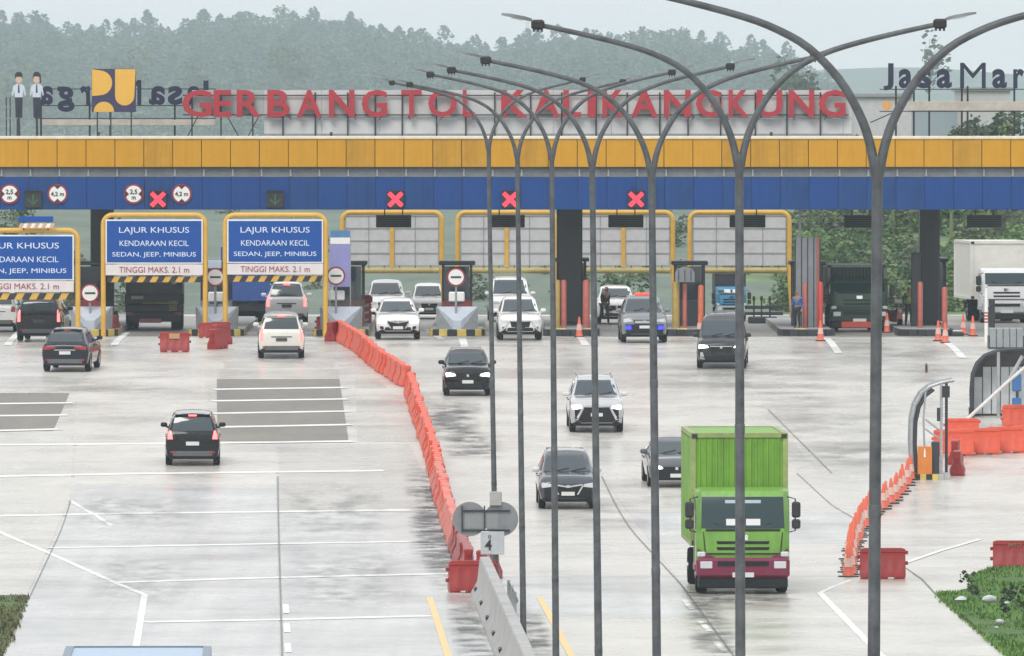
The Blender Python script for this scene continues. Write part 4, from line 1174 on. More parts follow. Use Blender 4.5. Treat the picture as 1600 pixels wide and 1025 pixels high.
def booth(px, label, d=459.0, w=1.25, wall=None, h=2.5):
    zg = gz(d) + 0.24
    t = thing('toll_booth', label, 'toll booth', (X(px, d), d, zg), 0, 'toll booths on the islands')
    wl_ = wall or M_grey
    mb = MB(); mb.box(-w/2, w/2, 0, 2.6, 0, 1.05, bev=0.02); mb.build('wall', wl_, t)
    mb = MB()
    for sx in (-1, 1):
        for yy in (0.0, 2.5):
            mb = MB(); mb.box(sx*(w/2 - 0.05) - 0.05, sx*(w/2 - 0.05) + 0.05, yy, yy + 0.1, 1.052, h); mb.build('corner_post', M_dgrey, t)
    mb = MB(); mb.box(-w/2 + 0.12, w/2 - 0.12, 0.03, 0.06, 1.06, h - 0.05); mb.build('window', M_glass, t)
    for sx in (-1, 1):
        mb = MB(); mb.box(sx*(w/2 - 0.04) - 0.012, sx*(w/2 - 0.04) + 0.012, 0.12, 2.48, 1.06, h - 0.05); mb.build('side_window', M_glass, t)
    mb = MB(); mb.box(-w/2 - 0.12, w/2 + 0.12, -0.15, 2.75, h + 0.003, h + 0.16, bev=0.03); mb.build('roof', M_dgrey, t)
    return t
booth(140, 'toll booth behind the lower round no-entry sign', wall=mat('booth_red', (0.30, 0.05, 0.05), 0.5, var=0.2))
booth(337, 'toll booth between the two upper blue lane boards')
booth(545, 'toll booth behind the lavender banner', wall=mat('booth_brown', (0.16, 0.09, 0.07), 0.5, var=0.2))
booth(714, 'toll booth with rusty red sides behind the grey crash nose', wall=mat('booth_red', ()))
booth(893, 'toll booth hidden behind the middle dark column', d=471)
booth(1078, 'dark toll booth among the red posts', wall=M_dgrey)
booth(1262, 'dark toll booth under the tall grey cabinet', wall=M_dgrey)
booth(1455, 'dark toll booth behind the column nearest the white truck', d=470, wall=M_dgrey)
def noentry(px, py, label, d=450.6, box=True):
    zg = gz(d) + 0.2
    t = thing('no_entry_sign', label, 'road sign', (X(px, d), d, zg), 0, 'round signs on the island noses')
    cz = Z(py, d) - zg; r = 14.6 / S(d)
    mb = MB(); mb.tube([(0, 0.06, -0.1), (0, 0.06, cz)], 0.045, 8); mb.build('pole', M_grey, t, smooth=50)
    mb = MB(); disc(mb, r, -0.03, 0.0, 0, cz, 28); mb.build('rim', mat('sign_rim_red', ()), t)
    mb = MB(); disc(mb, r * 0.82, -0.042, -0.031, 0, cz, 28); mb.build('face', M_white, t)
    mb = MB(); mb.box(-r*0.56, r*0.56, -0.054, -0.043, cz - r*0.10, cz + r*0.10); mb.build('bar', M_black, t)
    if box:
        b = thing('lane_reader', 'small white reader box on the island ' + {140.5: 'under the lower round sign', 336.5: 'between the two upper blue lane boards', 525: 'in front of the lavender banner', 712.5: 'above the grey crash nose'}[px], 'reader box', (X(px + 1, d + 1.6), d + 1.6, zg))
        mb = MB(); zc = Z(py + 31, d) - zg; mb.box(-0.32, 0.32, 0, 0.4, zc - 0.22, zc + 0.18, bev=0.04); mb.build('housing', M_white, b)
        mb = MB(); mb.box(-0.26, 0.26, -0.02, -0.001, zc - 0.30, zc - 0.23); mb.box(-0.06, 0.06, 0.15, 0.27, -0.1, zc - 0.22); mb.build('stand', M_dgrey, b)
noentry(140.5, 458, 'round white sign with red rim and dark bar, set lower than the others')
noentry(336.5, 433, 'round white sign with red rim and dark bar, between the two upper blue lane boards')
noentry(525, 431, 'round white sign with red rim and dark bar, in front of the lavender banner')
noentry(712.5, 433, 'round white sign with red rim and dark bar, above the grey crash nose')
t = thing('small_sign', 'small pale blue plate above the round sign between the two blue lane boards', 'plate', (X(335.5, 451), 451, gz(451)))
mb = MB(); z = Z(413, 451) - gz(451); mb.box(-0.27, 0.27, 0, 0.04, z - 0.16, z + 0.16, bev=0.01); mb.build('plate', mat('plate_paleblue', (0.55, 0.65, 0.80), 0.5, var=0.05), t)
mb = MB(); mb.box(-0.03, 0.03, 0.045, 0.09, 0.1, z + 0.1); mb.build('post', M_grey, t)

# guard posts of the exit islands
def guard(px, yt, yb, wpx, m, label, d=455.0, name='guard_post'):
    zg = gz(d); t = thing(name, label, 'post', (X(px, d), d, zg), 0, 'painted guard posts on the exit islands')
    h = Z(yt, d) - zg; r = wpx / 2 / S(d)
    mb = MB(); mb.lathe([(r, 0.0), (r, h - r*0.6), (r*0.75, h - r*0.15), (r*0.2, h)], 10); mb.build('post', m, t, smooth=40)
    mb = MB(); mb.lathe([(r*1.5, -0.05), (r*1.5, 0.12), (r*1.2, 0.16)], 10); mb.build('base', M_black, t, smooth=40)
M_rust = mat('faded_red_paint', (0.40, 0.10, 0.075), 0.5, var=0.25)
M_olive = mat('olive_yellow_paint', (0.36, 0.25, 0.06), 0.5, var=0.2)
for px, yt, w, m, l in ((881, 437, 8.5, M_rust, 'faded red post in front of the middle dark column'), (871, 437, 9, M_olive, 'olive post beside the faded red post at the middle column'), (916, 437, 11, M_rust, 'thick faded red post right of the middle dark column'),
                        (1070, 443, 7, M_rust, 'slim faded red post below the grey rounded plate'), (1095, 445, 9, mat('orange_red_paint', (0.55, 0.13, 0.06), 0.5, var=0.2), 'orange red post between the slim red post and the van'), (1056, 440, 12, M_olive, 'olive yellow slanted guard post beside the blue-lamp car'),
                        (1258, 442, 7, M_rust, 'faded red post under the tall grey cabinet'), (1282, 440, 8, M_red, 'bright red post next to the dark green truck'), (1438, 440, 8, M_rust, 'faded red post on the near face of the last dark column'), (1476, 448, 9, M_rust, 'faded red post right of the last dark column')):
    guard(px, yt, 520, w, m, l)
for px, l in ((876, 'yellow kerb block at the foot of the middle dark column'), (921, 'small yellow kerb block right of the middle dark column'), (1066, 'yellow kerb block at the foot of the slanted olive post'), (1250, 'yellow kerb block below the tall grey cabinet')):
    d = 452.0; t = thing('kerb_block', l, 'kerb block', (X(px, d), d, gz(d) - 0.02)); mb = MB(); mb.box(-0.22, 0.22, -1.0, 0.0, 0, 0.30, bev=0.04); mb.build('block', M_hy, t)
# tall grey cabinet
d = 456.0
t = thing('equipment_cabinet', 'tall grey cabinet with dark seams on an exit island before the hillside', 'cabinet', (X(1262, d), d, gz(d)))
h = Z(370, d) - gz(d)
for k in range(4):
    mb = MB(); a = -0.50 + k * 0.25; mb.box(a + 0.02, a + 0.235, 0, 0.7, 0.2, h - (0.03 if k % 2 else 0), bev=0.015); mb.build('panel', mat('cabinet_grey', (0.20, 0.21, 0.23), 0.5, var=0.15), t)
mb = MB(); mb.box(-0.52, 0.52, 0.05, 0.68, 0.0, h - 0.06); mb.build('core', M_black, t)
mb = MB(); mb.box(-0.36, -0.26, 0.2, 0.4, h, ZG + zr0 - 0.3 - gz(d)); mb.build('upright', M_grey, t)
mb = MB(); mb.tube([(0.42, -0.02, 0.2), (0.42, -0.02, h)], 0.05, 6); mb.build('stripe_pipe', M_rust, t)
t = thing('equipment_cabinet', 'narrow black cabinet against the last dark column', 'cabinet', (X(1431.5, 458), 458, gz(458)))
h = Z(395, 458) - gz(458); mb = MB(); mb.box(-0.2, 0.2, 0, 0.6, 0.1, h, bev=0.02); mb.build('body', M_black, t); mb = MB(); mb.box(-0.16, 0.16, -0.02, -0.002, 1.2, h - 0.1); mb.build('door', M_dgrey, t)
# grey rounded plate on the slim post, flat plate tops of the booth lane
t = thing('rounded_sign', 'grey rounded sign seen from behind on the slim red post', 'road sign', (X(1070, 454.5), 454.5, gz(454.5)))
mb = MB(); zc = Z(430, 454.5) - gz(454.5)
mb.prism([(-0.40, zc - 0.28), (0.40, zc - 0.28), (0.40, zc + 0.1), (0.3, zc + 0.26), (0.1, zc + 0.34), (-0.1, zc + 0.34), (-0.3, zc + 0.26), (-0.40, zc + 0.1)], 0, 0.04); mb.build('plate', mat('sign_back_grey', (0.20, 0.21, 0.22), 0.5, var=0.15), t)
mb = MB()
for k in range(3): mb.box(-0.25 + 0.25*k - 0.015, -0.25 + 0.25*k + 0.015, -0.03, -0.002, zc - 0.25, zc + 0.22)
mb.build('rib', M_dgrey, t)
t = thing('boom_gate', 'red and white lane barrier cabinet beside the first white car', 'barrier cabinet', (X(567, 466), 466, gz(466)))
mb = MB(); mb.box(-0.36, 0.36, 0, 0.5, 0, 1.05, bev=0.04); mb.build('cabinet', mat('cabinet_red', (0.60, 0.10, 0.08), 0.45, var=0.12), t)
mb = MB(); mb.box(-0.40, 0.40, -0.05, 0.55, 1.06, 1.4, bev=0.08); mb.build('hood', M_red, t)
mb = MB()
for k in range(3): mb.prism([(-0.2, 0.2 + k*0.3), (0.25, 0.35 + k*0.3), (0.25, 0.45 + k*0.3), (-0.2, 0.3 + k*0.3)], -0.012, -0.002)
mb.build('chevron', M_white, t)
t = thing('barrier_rack', 'row of dark posts and rails of a closed lane beyond the black van', 'barrier', (X(1200, 478), 478, gz(478)))
for px in (1178, 1190, 1203):
    mb = MB(); x = X(px, 478) - X(1200, 478); mb.tube([(x, 0, 0), (x, 0, Z(464, 478) - gz(478))], 0.035, 6); mb.lathe([(0.05, 0), (0.07, 0.1), (0.05, 0.2)], 8, c=(x, 0, Z(470, 478) - gz(478))); mb.build('post', M_black, t)
for z in (0.35, 0.62):
    mb = MB(); mb.box(-1.0, 0.65, 0.04, 0.1, z, z + 0.14); mb.build('rail', M_dgrey, t)
mb = MB(); mb.box(-0.85, 0.4, -0.1, 0.5, 0, 0.3, bev=0.05); mb.build('base', M_dgrey, t)
# ------------------------------------------------------------------ vehicles
def project(bvh, pts, frm, off):
    # pts: points in the plane facing `frm` ('front','rear','left','right'); pushed onto the body
    out = []
    for a, z in pts:
        if frm == 'front': o, d = Vector((a, -20, z)), Vector((0, 1, 0))
        elif frm == 'rear': o, d = Vector((a, 20, z)), Vector((0, -1, 0))
        elif frm == 'top': o, d = Vector((a, z, 20)), Vector((0, 0, -1))
        elif frm == 'left': o, d = Vector((-20, a, z)), Vector((1, 0, 0))
        else: o, d = Vector((20, a, z)), Vector((-1, 0, 0))
        h = bvh.ray_cast(o, d)
        if h[0] is None:
            h = bvh.find_nearest(o + d * 18)
        out.append(h[0] - d * off)
    return out, d
def patch(bvh, quad, frm, off=0.012, nu=6, nv=4, mb=None, mi=0):
    # quad corners: bottom-a, bottom-b, top-b, top-a  (across, z)
    mb = mb or MB()
    g = []
    for j in range(nv + 1):
        v = j / nv
        for i in range(nu + 1):
            u = i / nu
            p = [(quad[0][k]*(1-u) + quad[1][k]*u)*(1-v) + (quad[3][k]*(1-u) + quad[2][k]*u)*v for k in (0, 1)]
            g.append(tuple(p))
    top, d = project(bvh, g, frm, off)
    b = len(mb.v)
    mb.quad_grid(top, nu, nv, mi)
    loop = [i for i in range(nu + 1)] + [j*(nu+1) + nu for j in range(1, nv + 1)] + [nv*(nu+1) + i for i in range(nu - 1, -1, -1)] + [j*(nu+1) for j in range(nv - 1, 0, -1)]
    c = len(mb.v)
    for k in loop: mb.v.append(tuple(Vector(mb.v[b + k]) + d * (off + 0.03)))
    n = len(loop)
    for k in range(n): mb.f.append((b + loop[k], b + loop[(k+1) % n], c + (k+1) % n, c + k)); mb.m.append(mi)
    return mb
TYPES = {
    'mpv':   dict(L=4.45, W=1.75, H=1.70, hf=0.94, cz=1.05, belt=1.04, cowl=.22, rf=.41, rr=.93, tail=.985, roofw=.71, wr=.32),
    'suv':   dict(L=4.80, W=1.82, H=1.80, hf=1.07, cz=1.16, belt=1.12, cowl=.27, rf=.42, rr=.92, tail=.985, roofw=.70, wr=.36),
    'small': dict(L=4.03, W=1.71, H=1.62, hf=0.98, cz=1.07, belt=1.05, cowl=.25, rf=.42, rr=.90, tail=.985, roofw=.71, wr=.33),
    'cross': dict(L=4.33, W=1.77, H=1.60, hf=0.92, cz=1.02, belt=1.03, cowl=.26, rf=.46, rr=.80, tail=.965, roofw=.68, wr=.33),
    'van':   dict(L=4.95, W=1.85, H=1.90, hf=1.04, cz=1.14, belt=1.10, cowl=.17, rf=.32, rr=.95, tail=.99, roofw=.76, wr=.33),
    'sedan': dict(L=4.50, W=1.74, H=1.47, hf=0.84, cz=0.95, belt=0.94, cowl=.28, rf=.46, rr=.70, tail=.86, roofw=.66, wr=.31),
}
def car_paint(name, rgb, rough=0.25):
    m =  mat('car_paint_' + name, rgb, rough, var=0.05, scale=2, coat=1.0, spec=0.5 if max(rgb) > .2 else 0.08)
    m.node_tree.nodes['Principled BSDF'].inputs['Coat IOR'].default_value = 1.36
    m.node_tree.nodes['Principled BSDF'].inputs['Coat Roughness'].default_value = 0.05
    return m
P_black = car_paint('black', (0.006, 0.007, 0.009)); P_white = car_paint('white', (0.74, 0.74, 0.73)); P_grey = car_paint('dark_grey', (0.026, 0.030, 0.036))
P_silver = car_paint('silver', (0.62, 0.63, 0.65)); P_navy = car_paint('deep_navy', (0.008, 0.011, 0.019)); P_cream = car_paint('ivory', (0.66, 0.66, 0.60))  # silver lightened to offset the canopy shadow on the car's rear

def wet_glare_paint(p):        # rain-wet level panels, coat overdriven to bring up the sky glare
    nm = p.name + '_wet_glare'
    if nm in MATS: return MATS[nm]
    m = p.copy(); m.name = nm; MATS[nm] = m
    b = m.node_tree.nodes['Principled BSDF']
    b.inputs['Coat IOR'].default_value = 2.0; b.inputs['Coat Roughness'].default_value = 0.12
    return m
def car(typ, px, py, rz, label, paint, facing='front', lights=True, group=None, face='plain', tail='block', plate=True, scale=1.0, rails=False, two_tone=None, mirror_paint=None, at=None, name='car', cat='car', mask=0):
    T = TYPES[typ]; L, W, H = T['L'], T['W'], T['H']; w2 = W / 2
    g = G(px, py) if at is None else at
    # the pixel marks the near bumper's ground point; the root sits in the car's middle
    head = rz
    cy_ = math.cos(head)
    root = thing(name, label, cat, g + Vector((0, L/2 * abs(cy_), 0)), rz, group)
    root.location.z = gz(root.location.y)
    slope = math.atan((gz(root.location.y + 1) - gz(root.location.y - 1)) / 2)
    root.rotation_euler = (slope if abs(rz) < 1.5 else -slope, 0, rz)
    hf, cz, belt = T['hf'], T['cz'], T['belt']
    y = lambda t: -L/2 + t * L
    st = [  # t, zb, hs, hm, zm, hb, zbelt, hr, zr
        (0.000, .34, .70, .80, .56, .74, hf - .16, .62, hf - .13),
        (0.010, .29, .80, .89, .57, .83, hf - .11, .70, hf - .07),
        (0.030, .25, .89, .96, .58, .90, hf - .05, .76, hf + .02),
        (0.080, .23, .94, .99, .60, .93, hf - .01, .80, hf + .075),
        (0.150, .22, .95, 1.0, .62, .94, (hf + cz)/2, .82, (hf + cz)/2 + .05),
        (T['cowl'], .21, .95, 1.0, .64, .945, cz, .84, cz + .03),
        ((T['cowl']*.45 + T['rf']*.55), .21, .95, 1.0, .64, .945, (cz + belt)/2, T['roofw'] + .06, cz + .03 + (H - .06 - cz - .03) * .58),
        (T['rf'], .21, .95, 1.0, .64, .94, belt, T['roofw'] + .01, H - .035),
        ((T['rf'] + T['rr'])/2, .21, .95, 1.0, .64, .94, belt + .01, T['roofw'] + .01, H),
        (T['rr'], .22, .95, 1.0, .65, .93, belt + .02, T['roofw'] - .03, H - .05),
        ((T['rr'] + T['tail'])/2, .23, .94, .99, .65, .925, belt + .02, (T['roofw'] + .80)/2, (H - .05 + belt + .08)/2 + .06),
        (T['tail'], .25, .93, .985, .65, .92, belt, .82, belt + .06),
        (max(.985, T['tail'] + .008), .27, .90, .97, .66, .90, belt - .03, .80, belt + .02),
        (0.997, .31, .82, .90, .66, .84, belt - .09, .74, belt - .05),
        (1.000, .35, .74, .82, .66, .76, belt - .13, .66, belt - .10)]
    rings = []
    for t, zb, hs_, hm, zm, hb, zl, hr, zr in st:
        half = [(0.0, zb), (hs_*w2*.82, zb), (hs_*w2, zb + .09), (hm*w2, zm), (hm*w2*.995, zm + (zl - zm)*.55), (hb*w2, zl), ((hb*.35 + hr*.65)*w2, zl + (zr - zl)*.62), (hr*w2, zl + (zr - zl)*.90), (hr*w2*.82, zr - .004), (hr*w2*.4, zr + .012), (0.0, zr + .018)]
        ring = [(x, y(t), z) for x, z in half] + [(-x, y(t), z) for x, z in half[-2:0:-1]]
        rings.append(ring)
    mb = MB(); mb.rings(rings, 0)
    n = len(rings[0])
    for k, f in enumerate(mb.f):         # sill and floor in black trim
        zs = [mb.v[i][2] for i in f]
        if max(zs) < 0.46: mb.m[k] = 1
    bvh = BVHTree.FromPolygons([Vector(v) for v in mb.v], mb.f)
    body = mb.build('body', [paint, M_trim], root, smooth=42)
    def add(nm, quads, frm, m, off=0.012, nu=6, nv=4, parent=root, sm_=50):
        mb = MB()
        for q in quads: patch(bvh, q, frm, off, nu, nv, mb)
        return mb.build(nm, m, parent, smooth=sm_)
    fm, e = T['roofw'], 0.05
    zw0, zw1 = cz + .07, H - .10
    add('windshield', [[(-.80*w2, zw0), (.80*w2, zw0), ((fm - .045)*w2, zw1), (-(fm - .045)*w2, zw1)]], 'front', M_glass, nu=10, nv=6)
    zr0_, zr1_ = belt + .10, H - .13
    add('rear_window', [[(-.76*w2, zr0_), (.76*w2, zr0_), ((fm - .06)*w2, zr1_), (-(fm - .06)*w2, zr1_)]], 'rear', M_glass, nu=10, nv=6)
    for sd in ('left', 'right'):
        ys0, ys1, ys2 = y(T['cowl'] + .07), y(T['rf'] + (T['rr'] - T['rf'])*.36), y(min(T['rr'] + .01, .93))
        add('side_window', [[(ys0, belt + .06), (ys1 - .04, belt + .06), (ys1 - .04, H - .16), (y(T['rf'] + .01), H - .18)]], sd, M_glass, nu=4, nv=4)
        add('side_window', [[(ys1 + .03, belt + .06), (ys2, belt + .07), (ys2 - .12, H - .18), (ys1 + .03, H - .16)]], sd, M_glass, nu=4, nv=4)
        for yd in (y(T['cowl'] + .12), ys1):
            a = yd + .75
            add('door_handle', [[(a, belt - .14), (a + .16, belt - .14), (a + .16, belt - .11), (a, belt - .11)]], sd, M_trim, off=.03, nu=2, nv=1)
        # dark wheel arches
        for yw in (-L/2 + .83, L/2 - .82):
            mbb = MB(); r = T['wr'] + .055
            pts = [(yw + r*math.cos(a), T['wr'] + r*math.sin(a)) for a in [math.pi*k/10 for k in range(11)]]
            inn = [(yw + (r-.07)*math.cos(a), T['wr'] + (r-.07)*math.sin(a)) for a in [math.pi*k/10 for k in range(11)]]
            pp, d = project(bvh, [(a, max(.24, z)) for a, z in pts], sd, .014); qq, d = project(bvh, [(a, max(.24, z)) for a, z in inn], sd, .014)
            b = len(mbb.v); mbb.v += [tuple(p) for p in pp] + [tuple(p) for p in qq]
            for k in range(10): mbb.f.append((b+k, b+k+1, b+11+k+1, b+11+k)); mbb.m.append(0)
            fill = [tuple(p) for p in qq]; b = len(mbb.v); mbb.v += fill; mbb.f.append(tuple(range(b, b + 11))); mbb.m.append(0)
            mbb.build('wheel_arch', M_trim, root)
    for sx in (-1, 1):
        for yw in (-L/2 + .83, L/2 - .82):
            r = T['wr']; xo = sx*(w2 - .005); xi = sx*(w2 - .215)
            mbb = MB(); mbb.lathe([(r*.62, xo - sx*.01), (r*.90, xo), (r*.985, xo - sx*.03), (r, xo - sx*.06), (r, xi + sx*.03), (r*.9, xi), (r*.5, xi)], 18, axis='x', c=(0, yw, r))
            wh = mbb.build('wheel', M_tyre, root, smooth=45)
            mbb = MB(); mbb.lathe([(0.0001, xo + sx*.002), (r*.18, xo + sx*.004), (r*.6, xo - sx*.015), (r*.64, xo - sx*.005), (r*.66, xo - sx*.03)], 14, axis='x', c=(0, yw, r), cap1=False)
            mbb.build('rim', M_rim, wh, smooth=30)
    wet = wet_glare_paint(paint)
    add('hood', [[(-.78*w2, y(.055)), (.78*w2, y(.055)), (.78*w2, y(T['cowl'] - .01)), (-.78*w2, y(T['cowl'] - .01))]], 'top', wet, nu=8, nv=6)
    add('roof_panel', [[(-(fm - .08)*w2, y(T['rf'] + .03)), ((fm - .08)*w2, y(T['rf'] + .03)), ((fm - .09)*w2, y(T['rr'] - .02)), (-(fm - .09)*w2, y(T['rr'] - .02))]], 'top', wet, off=.016, nu=6, nv=6)
    # mirrors
    ymir = y(T['cowl'] + .065)
    for sx in (-1, 1):
        mbb = MB(); xa = w2*.93
        x0, x1 = sorted((sx*(xa + .02), sx*(xa + .24)))
        mbb.box(x0, x1, ymir - .07, ymir + .06, belt + .05, belt + .20, bev=.04)
        x0, x1 = sorted((sx*(xa - .12), sx*(xa + .06))); mbb.box(x0, x1, ymir - .03, ymir + .03, belt + .02, belt + .08)
        mbb.build('mirror', [mirror_paint or paint], root, smooth=40)
    if rails:
        for sx in (-1, 1):
            mbb = MB(); xr = sx*w2*(fm - .06)
            mbb.tube([(xr, y(T['rf'] + .04), H - .03), (xr, y(T['rf'] + .07), H + .045), (xr, y(T['rr'] - .06), H + .045), (xr, y(T['rr'] - .02), H - .04)], .022, 6); mbb.build('roof_rail', M_steel, root, smooth=50)
    # ---- front
    hl = M_head if (lights and facing == 'front') else M_headoff
    if face == 'slim': z0, z1 = hf - .21, hf - .10
    else: z0, z1 = hf - .27, hf - .10
    for sx in (-1, 1):
        add('headlight', [[(sx*.50*w2, z0 + .04), (sx*.90*w2, z0), (sx*.93*w2, z1 - .0), (sx*.56*w2, z1 - .05)]], 'front', hl, off=.016, nu=5, nv=3)
        add('fog_lamp', [[(sx*.62*w2, .42), (sx*.80*w2, .43), (sx*.82*w2, .54), (sx*.66*w2, .53)]], 'front', M_trim, off=.014, nu=3, nv=2)
    gm = M_trim
    add('grille', [[(-.40*w2, hf - .42), (.40*w2, hf - .42), (.47*w2, hf - .17), (-.47*w2, hf - .17)]], 'front', gm, off=.014, nu=8, nv=3)
    if mask: add('front_mask', [[(-.955*w2, .30), (.955*w2, .30), (.97*w2, hf - mask), (-.97*w2, hf - mask)]], 'front', M_trim, off=.010, nu=12, nv=5)
    add('lower_intake', [[(-.62*w2, .36), (.62*w2, .36), (.56*w2, .50), (-.56*w2, .50)]], 'front', M_trim, off=.013, nu=8, nv=2)
    if face == 'shield':
        for sx in (-1, 1):
            add('chrome_strip', [[(sx*.46*w2, hf - .20), (sx*.54*w2, hf - .20), (sx*.80*w2, .46), (sx*.70*w2, .44)]], 'front', M_chrome, off=.022, nu=3, nv=4)
            add('chrome_strip', [[(sx*.02*w2, hf - .20), (sx*.52*w2, hf - .19), (sx*.52*w2, hf - .15), (sx*.02*w2, hf - .15)]], 'front', M_chrome, off=.022, nu=4, nv=1)
    if face == 'vee':
        for sx in (-1, 1):
            add('chrome_strip', [[(sx*.02*w2, hf - .26), (sx*.50*w2, hf - .19), (sx*.50*w2, hf - .15), (sx*.02*w2, hf - .21)]], 'front', M_chrome, off=.022, nu=4, nv=1)
            add('chrome_strip', [[(sx*.30*w2, hf - .47), (sx*.36*w2, hf - .47), (sx*.54*w2, hf - .20), (sx*.48*w2, hf - .20)]], 'front', M_chrome, off=.022, nu=1, nv=3)
    if face == 'wide':
        add('chrome_strip', [[(-.45*w2, hf - .20), (.45*w2, hf - .20), (.46*w2, hf - .165), (-.46*w2, hf - .165)]], 'front', M_chrome, off=.022, nu=6, nv=1)
        for sx in (-1, 1): add('chrome_strip', [[(sx*.66*w2, .36), (sx*.86*w2, .38), (sx*.84*w2, .64), (sx*.74*w2, .64)]], 'front', M_chrome, off=.018, nu=2, nv=3)
    if face == 'blue':
        for sx in (-1, 1): add('warning_lamp', [[(sx*.58*w2, .52), (sx*.80*w2, .53), (sx*.80*w2, .68), (sx*.58*w2, .68)]], 'front', mat('blue_lamp_lit', (0.02, 0.03, 0.6), .3, var=0, emit=(0.03, 0.04, 1.0), estr=1.5), off=.03, nu=3, nv=3)
        add('chrome_strip', [[(-.40*w2, hf - .30), (.40*w2, hf - .30), (.42*w2, hf - .20), (-.42*w2, hf - .20)]], 'front', M_chrome, off=.022, nu=6, nv=1)
    add('badge', [[(-.05*w2, hf - .265), (.05*w2, hf - .265), (.05*w2, hf - .18), (-.05*w2, hf - .18)]], 'front', M_chrome, off=.03, nu=2, nv=2)
    if plate:
        add('number_plate', [[(-.20, hf - .50), (.20, hf - .50), (.20, hf - .385), (-.20, hf - .385)]], 'front', M_plate if plate != 'dark' else M_black, off=.03, nu=2, nv=2)
        add('number_plate', [[(-.21, belt - .36), (.21, belt - .36), (.21, belt - .24), (-.21, belt - .24)]], 'rear', M_plate if plate != 'dark' else mat('plate_dark', (0.05, 0.055, 0.05), .5, var=0), off=.03, nu=2, nv=2)
    # ---- rear
    tl = M_brake if (lights and facing == 'rear') else M_tailoff
    for sx in (-1, 1):
        if tail == 'tall': q = [[(sx*.80*w2, belt - .34), (sx*.93*w2, belt - .34), (sx*.90*w2, belt + .22), (sx*.80*w2, belt + .10)]]
        elif tail == 'wide': q = [[(sx*.40*w2, belt - .14), (sx*.90*w2, belt - .20), (sx*.90*w2, belt - .05), (sx*.40*w2, belt - .07)]]
        elif tail == 'el': q = [[(sx*.72*w2, belt - .16), (sx*.92*w2, belt - .16), (sx*.89*w2, belt + .13), (sx*.78*w2, belt + .10)]]
        else: q = [[(sx*.70*w2, belt - .20), (sx*.92*w2, belt - .20), (sx*.91*w2, belt + .02), (sx*.74*w2, belt + .02)]]
        add('tail_light', q, 'rear', tl, off=.02, nu=3, nv=5)
        add('reflector', [[(sx*.62*w2, .44), (sx*.82*w2, .44), (sx*.82*w2, .49), (sx*.62*w2, .49)]], 'rear', M_tailoff, off=.018, nu=2, nv=1)
    add('rear_bumper', [[(-.72*w2, .34), (.72*w2, .34), (.74*w2, .50), (-.74*w2, .50)]], 'rear', mat('bumper_grey', (0.10, 0.105, 0.11), .5, var=.1), off=.016, nu=8, nv=2)
    add('chrome_strip', [[(-.45*w2, belt - .21), (.45*w2, belt - .21), (.45*w2, belt - .18), (-.45*w2, belt - .18)]], 'rear', M_chrome if two_tone else M_trim, off=.018, nu=6, nv=1)
    mbb = MB(); mbb.box(-(fm - .06)*w2, (fm - .06)*w2, y(T['rr']) - .12, y(T['rr']) + .10, H - .075, H - .035, bev=.015); mbb.build('spoiler', paint, root)
    mbb = MB(); mbb.box(-.13, .13, y(T['rr']) + .103, y(T['rr']) + .125, H - .095, H - .045, bev=.008); mbb.build('high_brake_light', tl, root)
    for sx in (-.35, .12):
        mbb = MB(); a, dd = project(bvh, [(sx*w2*1.2, zw0 + .01), (sx*w2*1.2 + .42, zw0 + .09)], 'front', .035); mbb.tube(a, .012, 5); mbb.build('wiper', M_black, root)
    if scale != 1.0: root.scale = (scale,) * 3
    return root
IN, OUT = ROAD, math.pi + ROAD
GI, GO = 'vehicles coming through the gate', 'vehicles heading into the gate'
car('mpv', 298.5, 729, OUT, 'black car with glowing tail lights alone on the entry bays', P_black, 'rear', group=GO, tail='el')
car('cross', 109, 582, OUT - R(6.0), 'dark sloping-back car with white number plate, turning beside the lower portal', P_navy, 'rear', lights=False, group=GO, tail='wide', two_tone=True)
car('suv', 65, 534, OUT - R(4), 'black tall car with red tail lights under the lower yellow portal', P_black, 'rear', group=GO, tail='tall', plate='dark')
car('mpv', 437, 561, OUT + R(0.5), 'ivory car waiting behind the silver car in its lane', P_cream, 'rear', group=GO, tail='tall', plate='dark')
car('suv', 446, 508, OUT, 'silver car under the blue lane board, in front of the ivory car', P_silver, 'rear', group=GO, tail='tall', plate='dark')
car('mpv', -4, 519, OUT - R(3), 'white car cut by the picture edge beside the black tall car', P_white, 'rear', lights=False, group=GO)
car('cross', 620, 531, IN, 'white car with lit headlights between the lavender banner and the crash nose', P_white, group=GI, face='vee')
car('mpv', 603, 500, IN, 'white van-like car right behind the white car by the banner', P_white, lights=False, group=GI)
car('mpv', 811, 532, IN, 'white car half behind thin lamp poles, in front of the white van', P_white, lights=False, group=GI, face='shield', plate='dark')
car('van', 796, 503, IN, 'white van behind the white car among the thin lamp poles', P_white, lights=False, group=GI, rails=True)
police = car('suv', 1005, 536, IN, 'silver-grey car with red roof lamp and glowing blue lamps', car_paint('mid_grey', (.17, .19, .205)), mask=.34, lights=False, group=GI, face='blue')
mb = MB(); mb.box(-.35, .35, -.25, .0, 1.80, 1.92, bev=.05); mb.build('roof_lamp', mat('roof_lamp_red', (0.6, 0.05, 0.04), .35, var=0, emit=(1, .12, .08), estr=.5), police)
car('small', 962, 507, IN, 'white small car behind the person in black', P_white, lights=False, group=GI)
car('van', 1131, 577, IN + R(-3.6), 'dark grey van with chrome corners on the exit side', P_grey, group=GI, face='wide', plate='dark')
car('small', 729, 620, IN, 'black small car with bright headlights beside the orange barrier line', P_black, group=GI)
car('suv', 930, 677, IN, 'silver tall car with dark chrome-edged front and roof rails', car_paint('satin_silver', (.44, .45, .47)), mask=.15, group=GI, face='shield', rails=True, mirror_paint=P_silver)
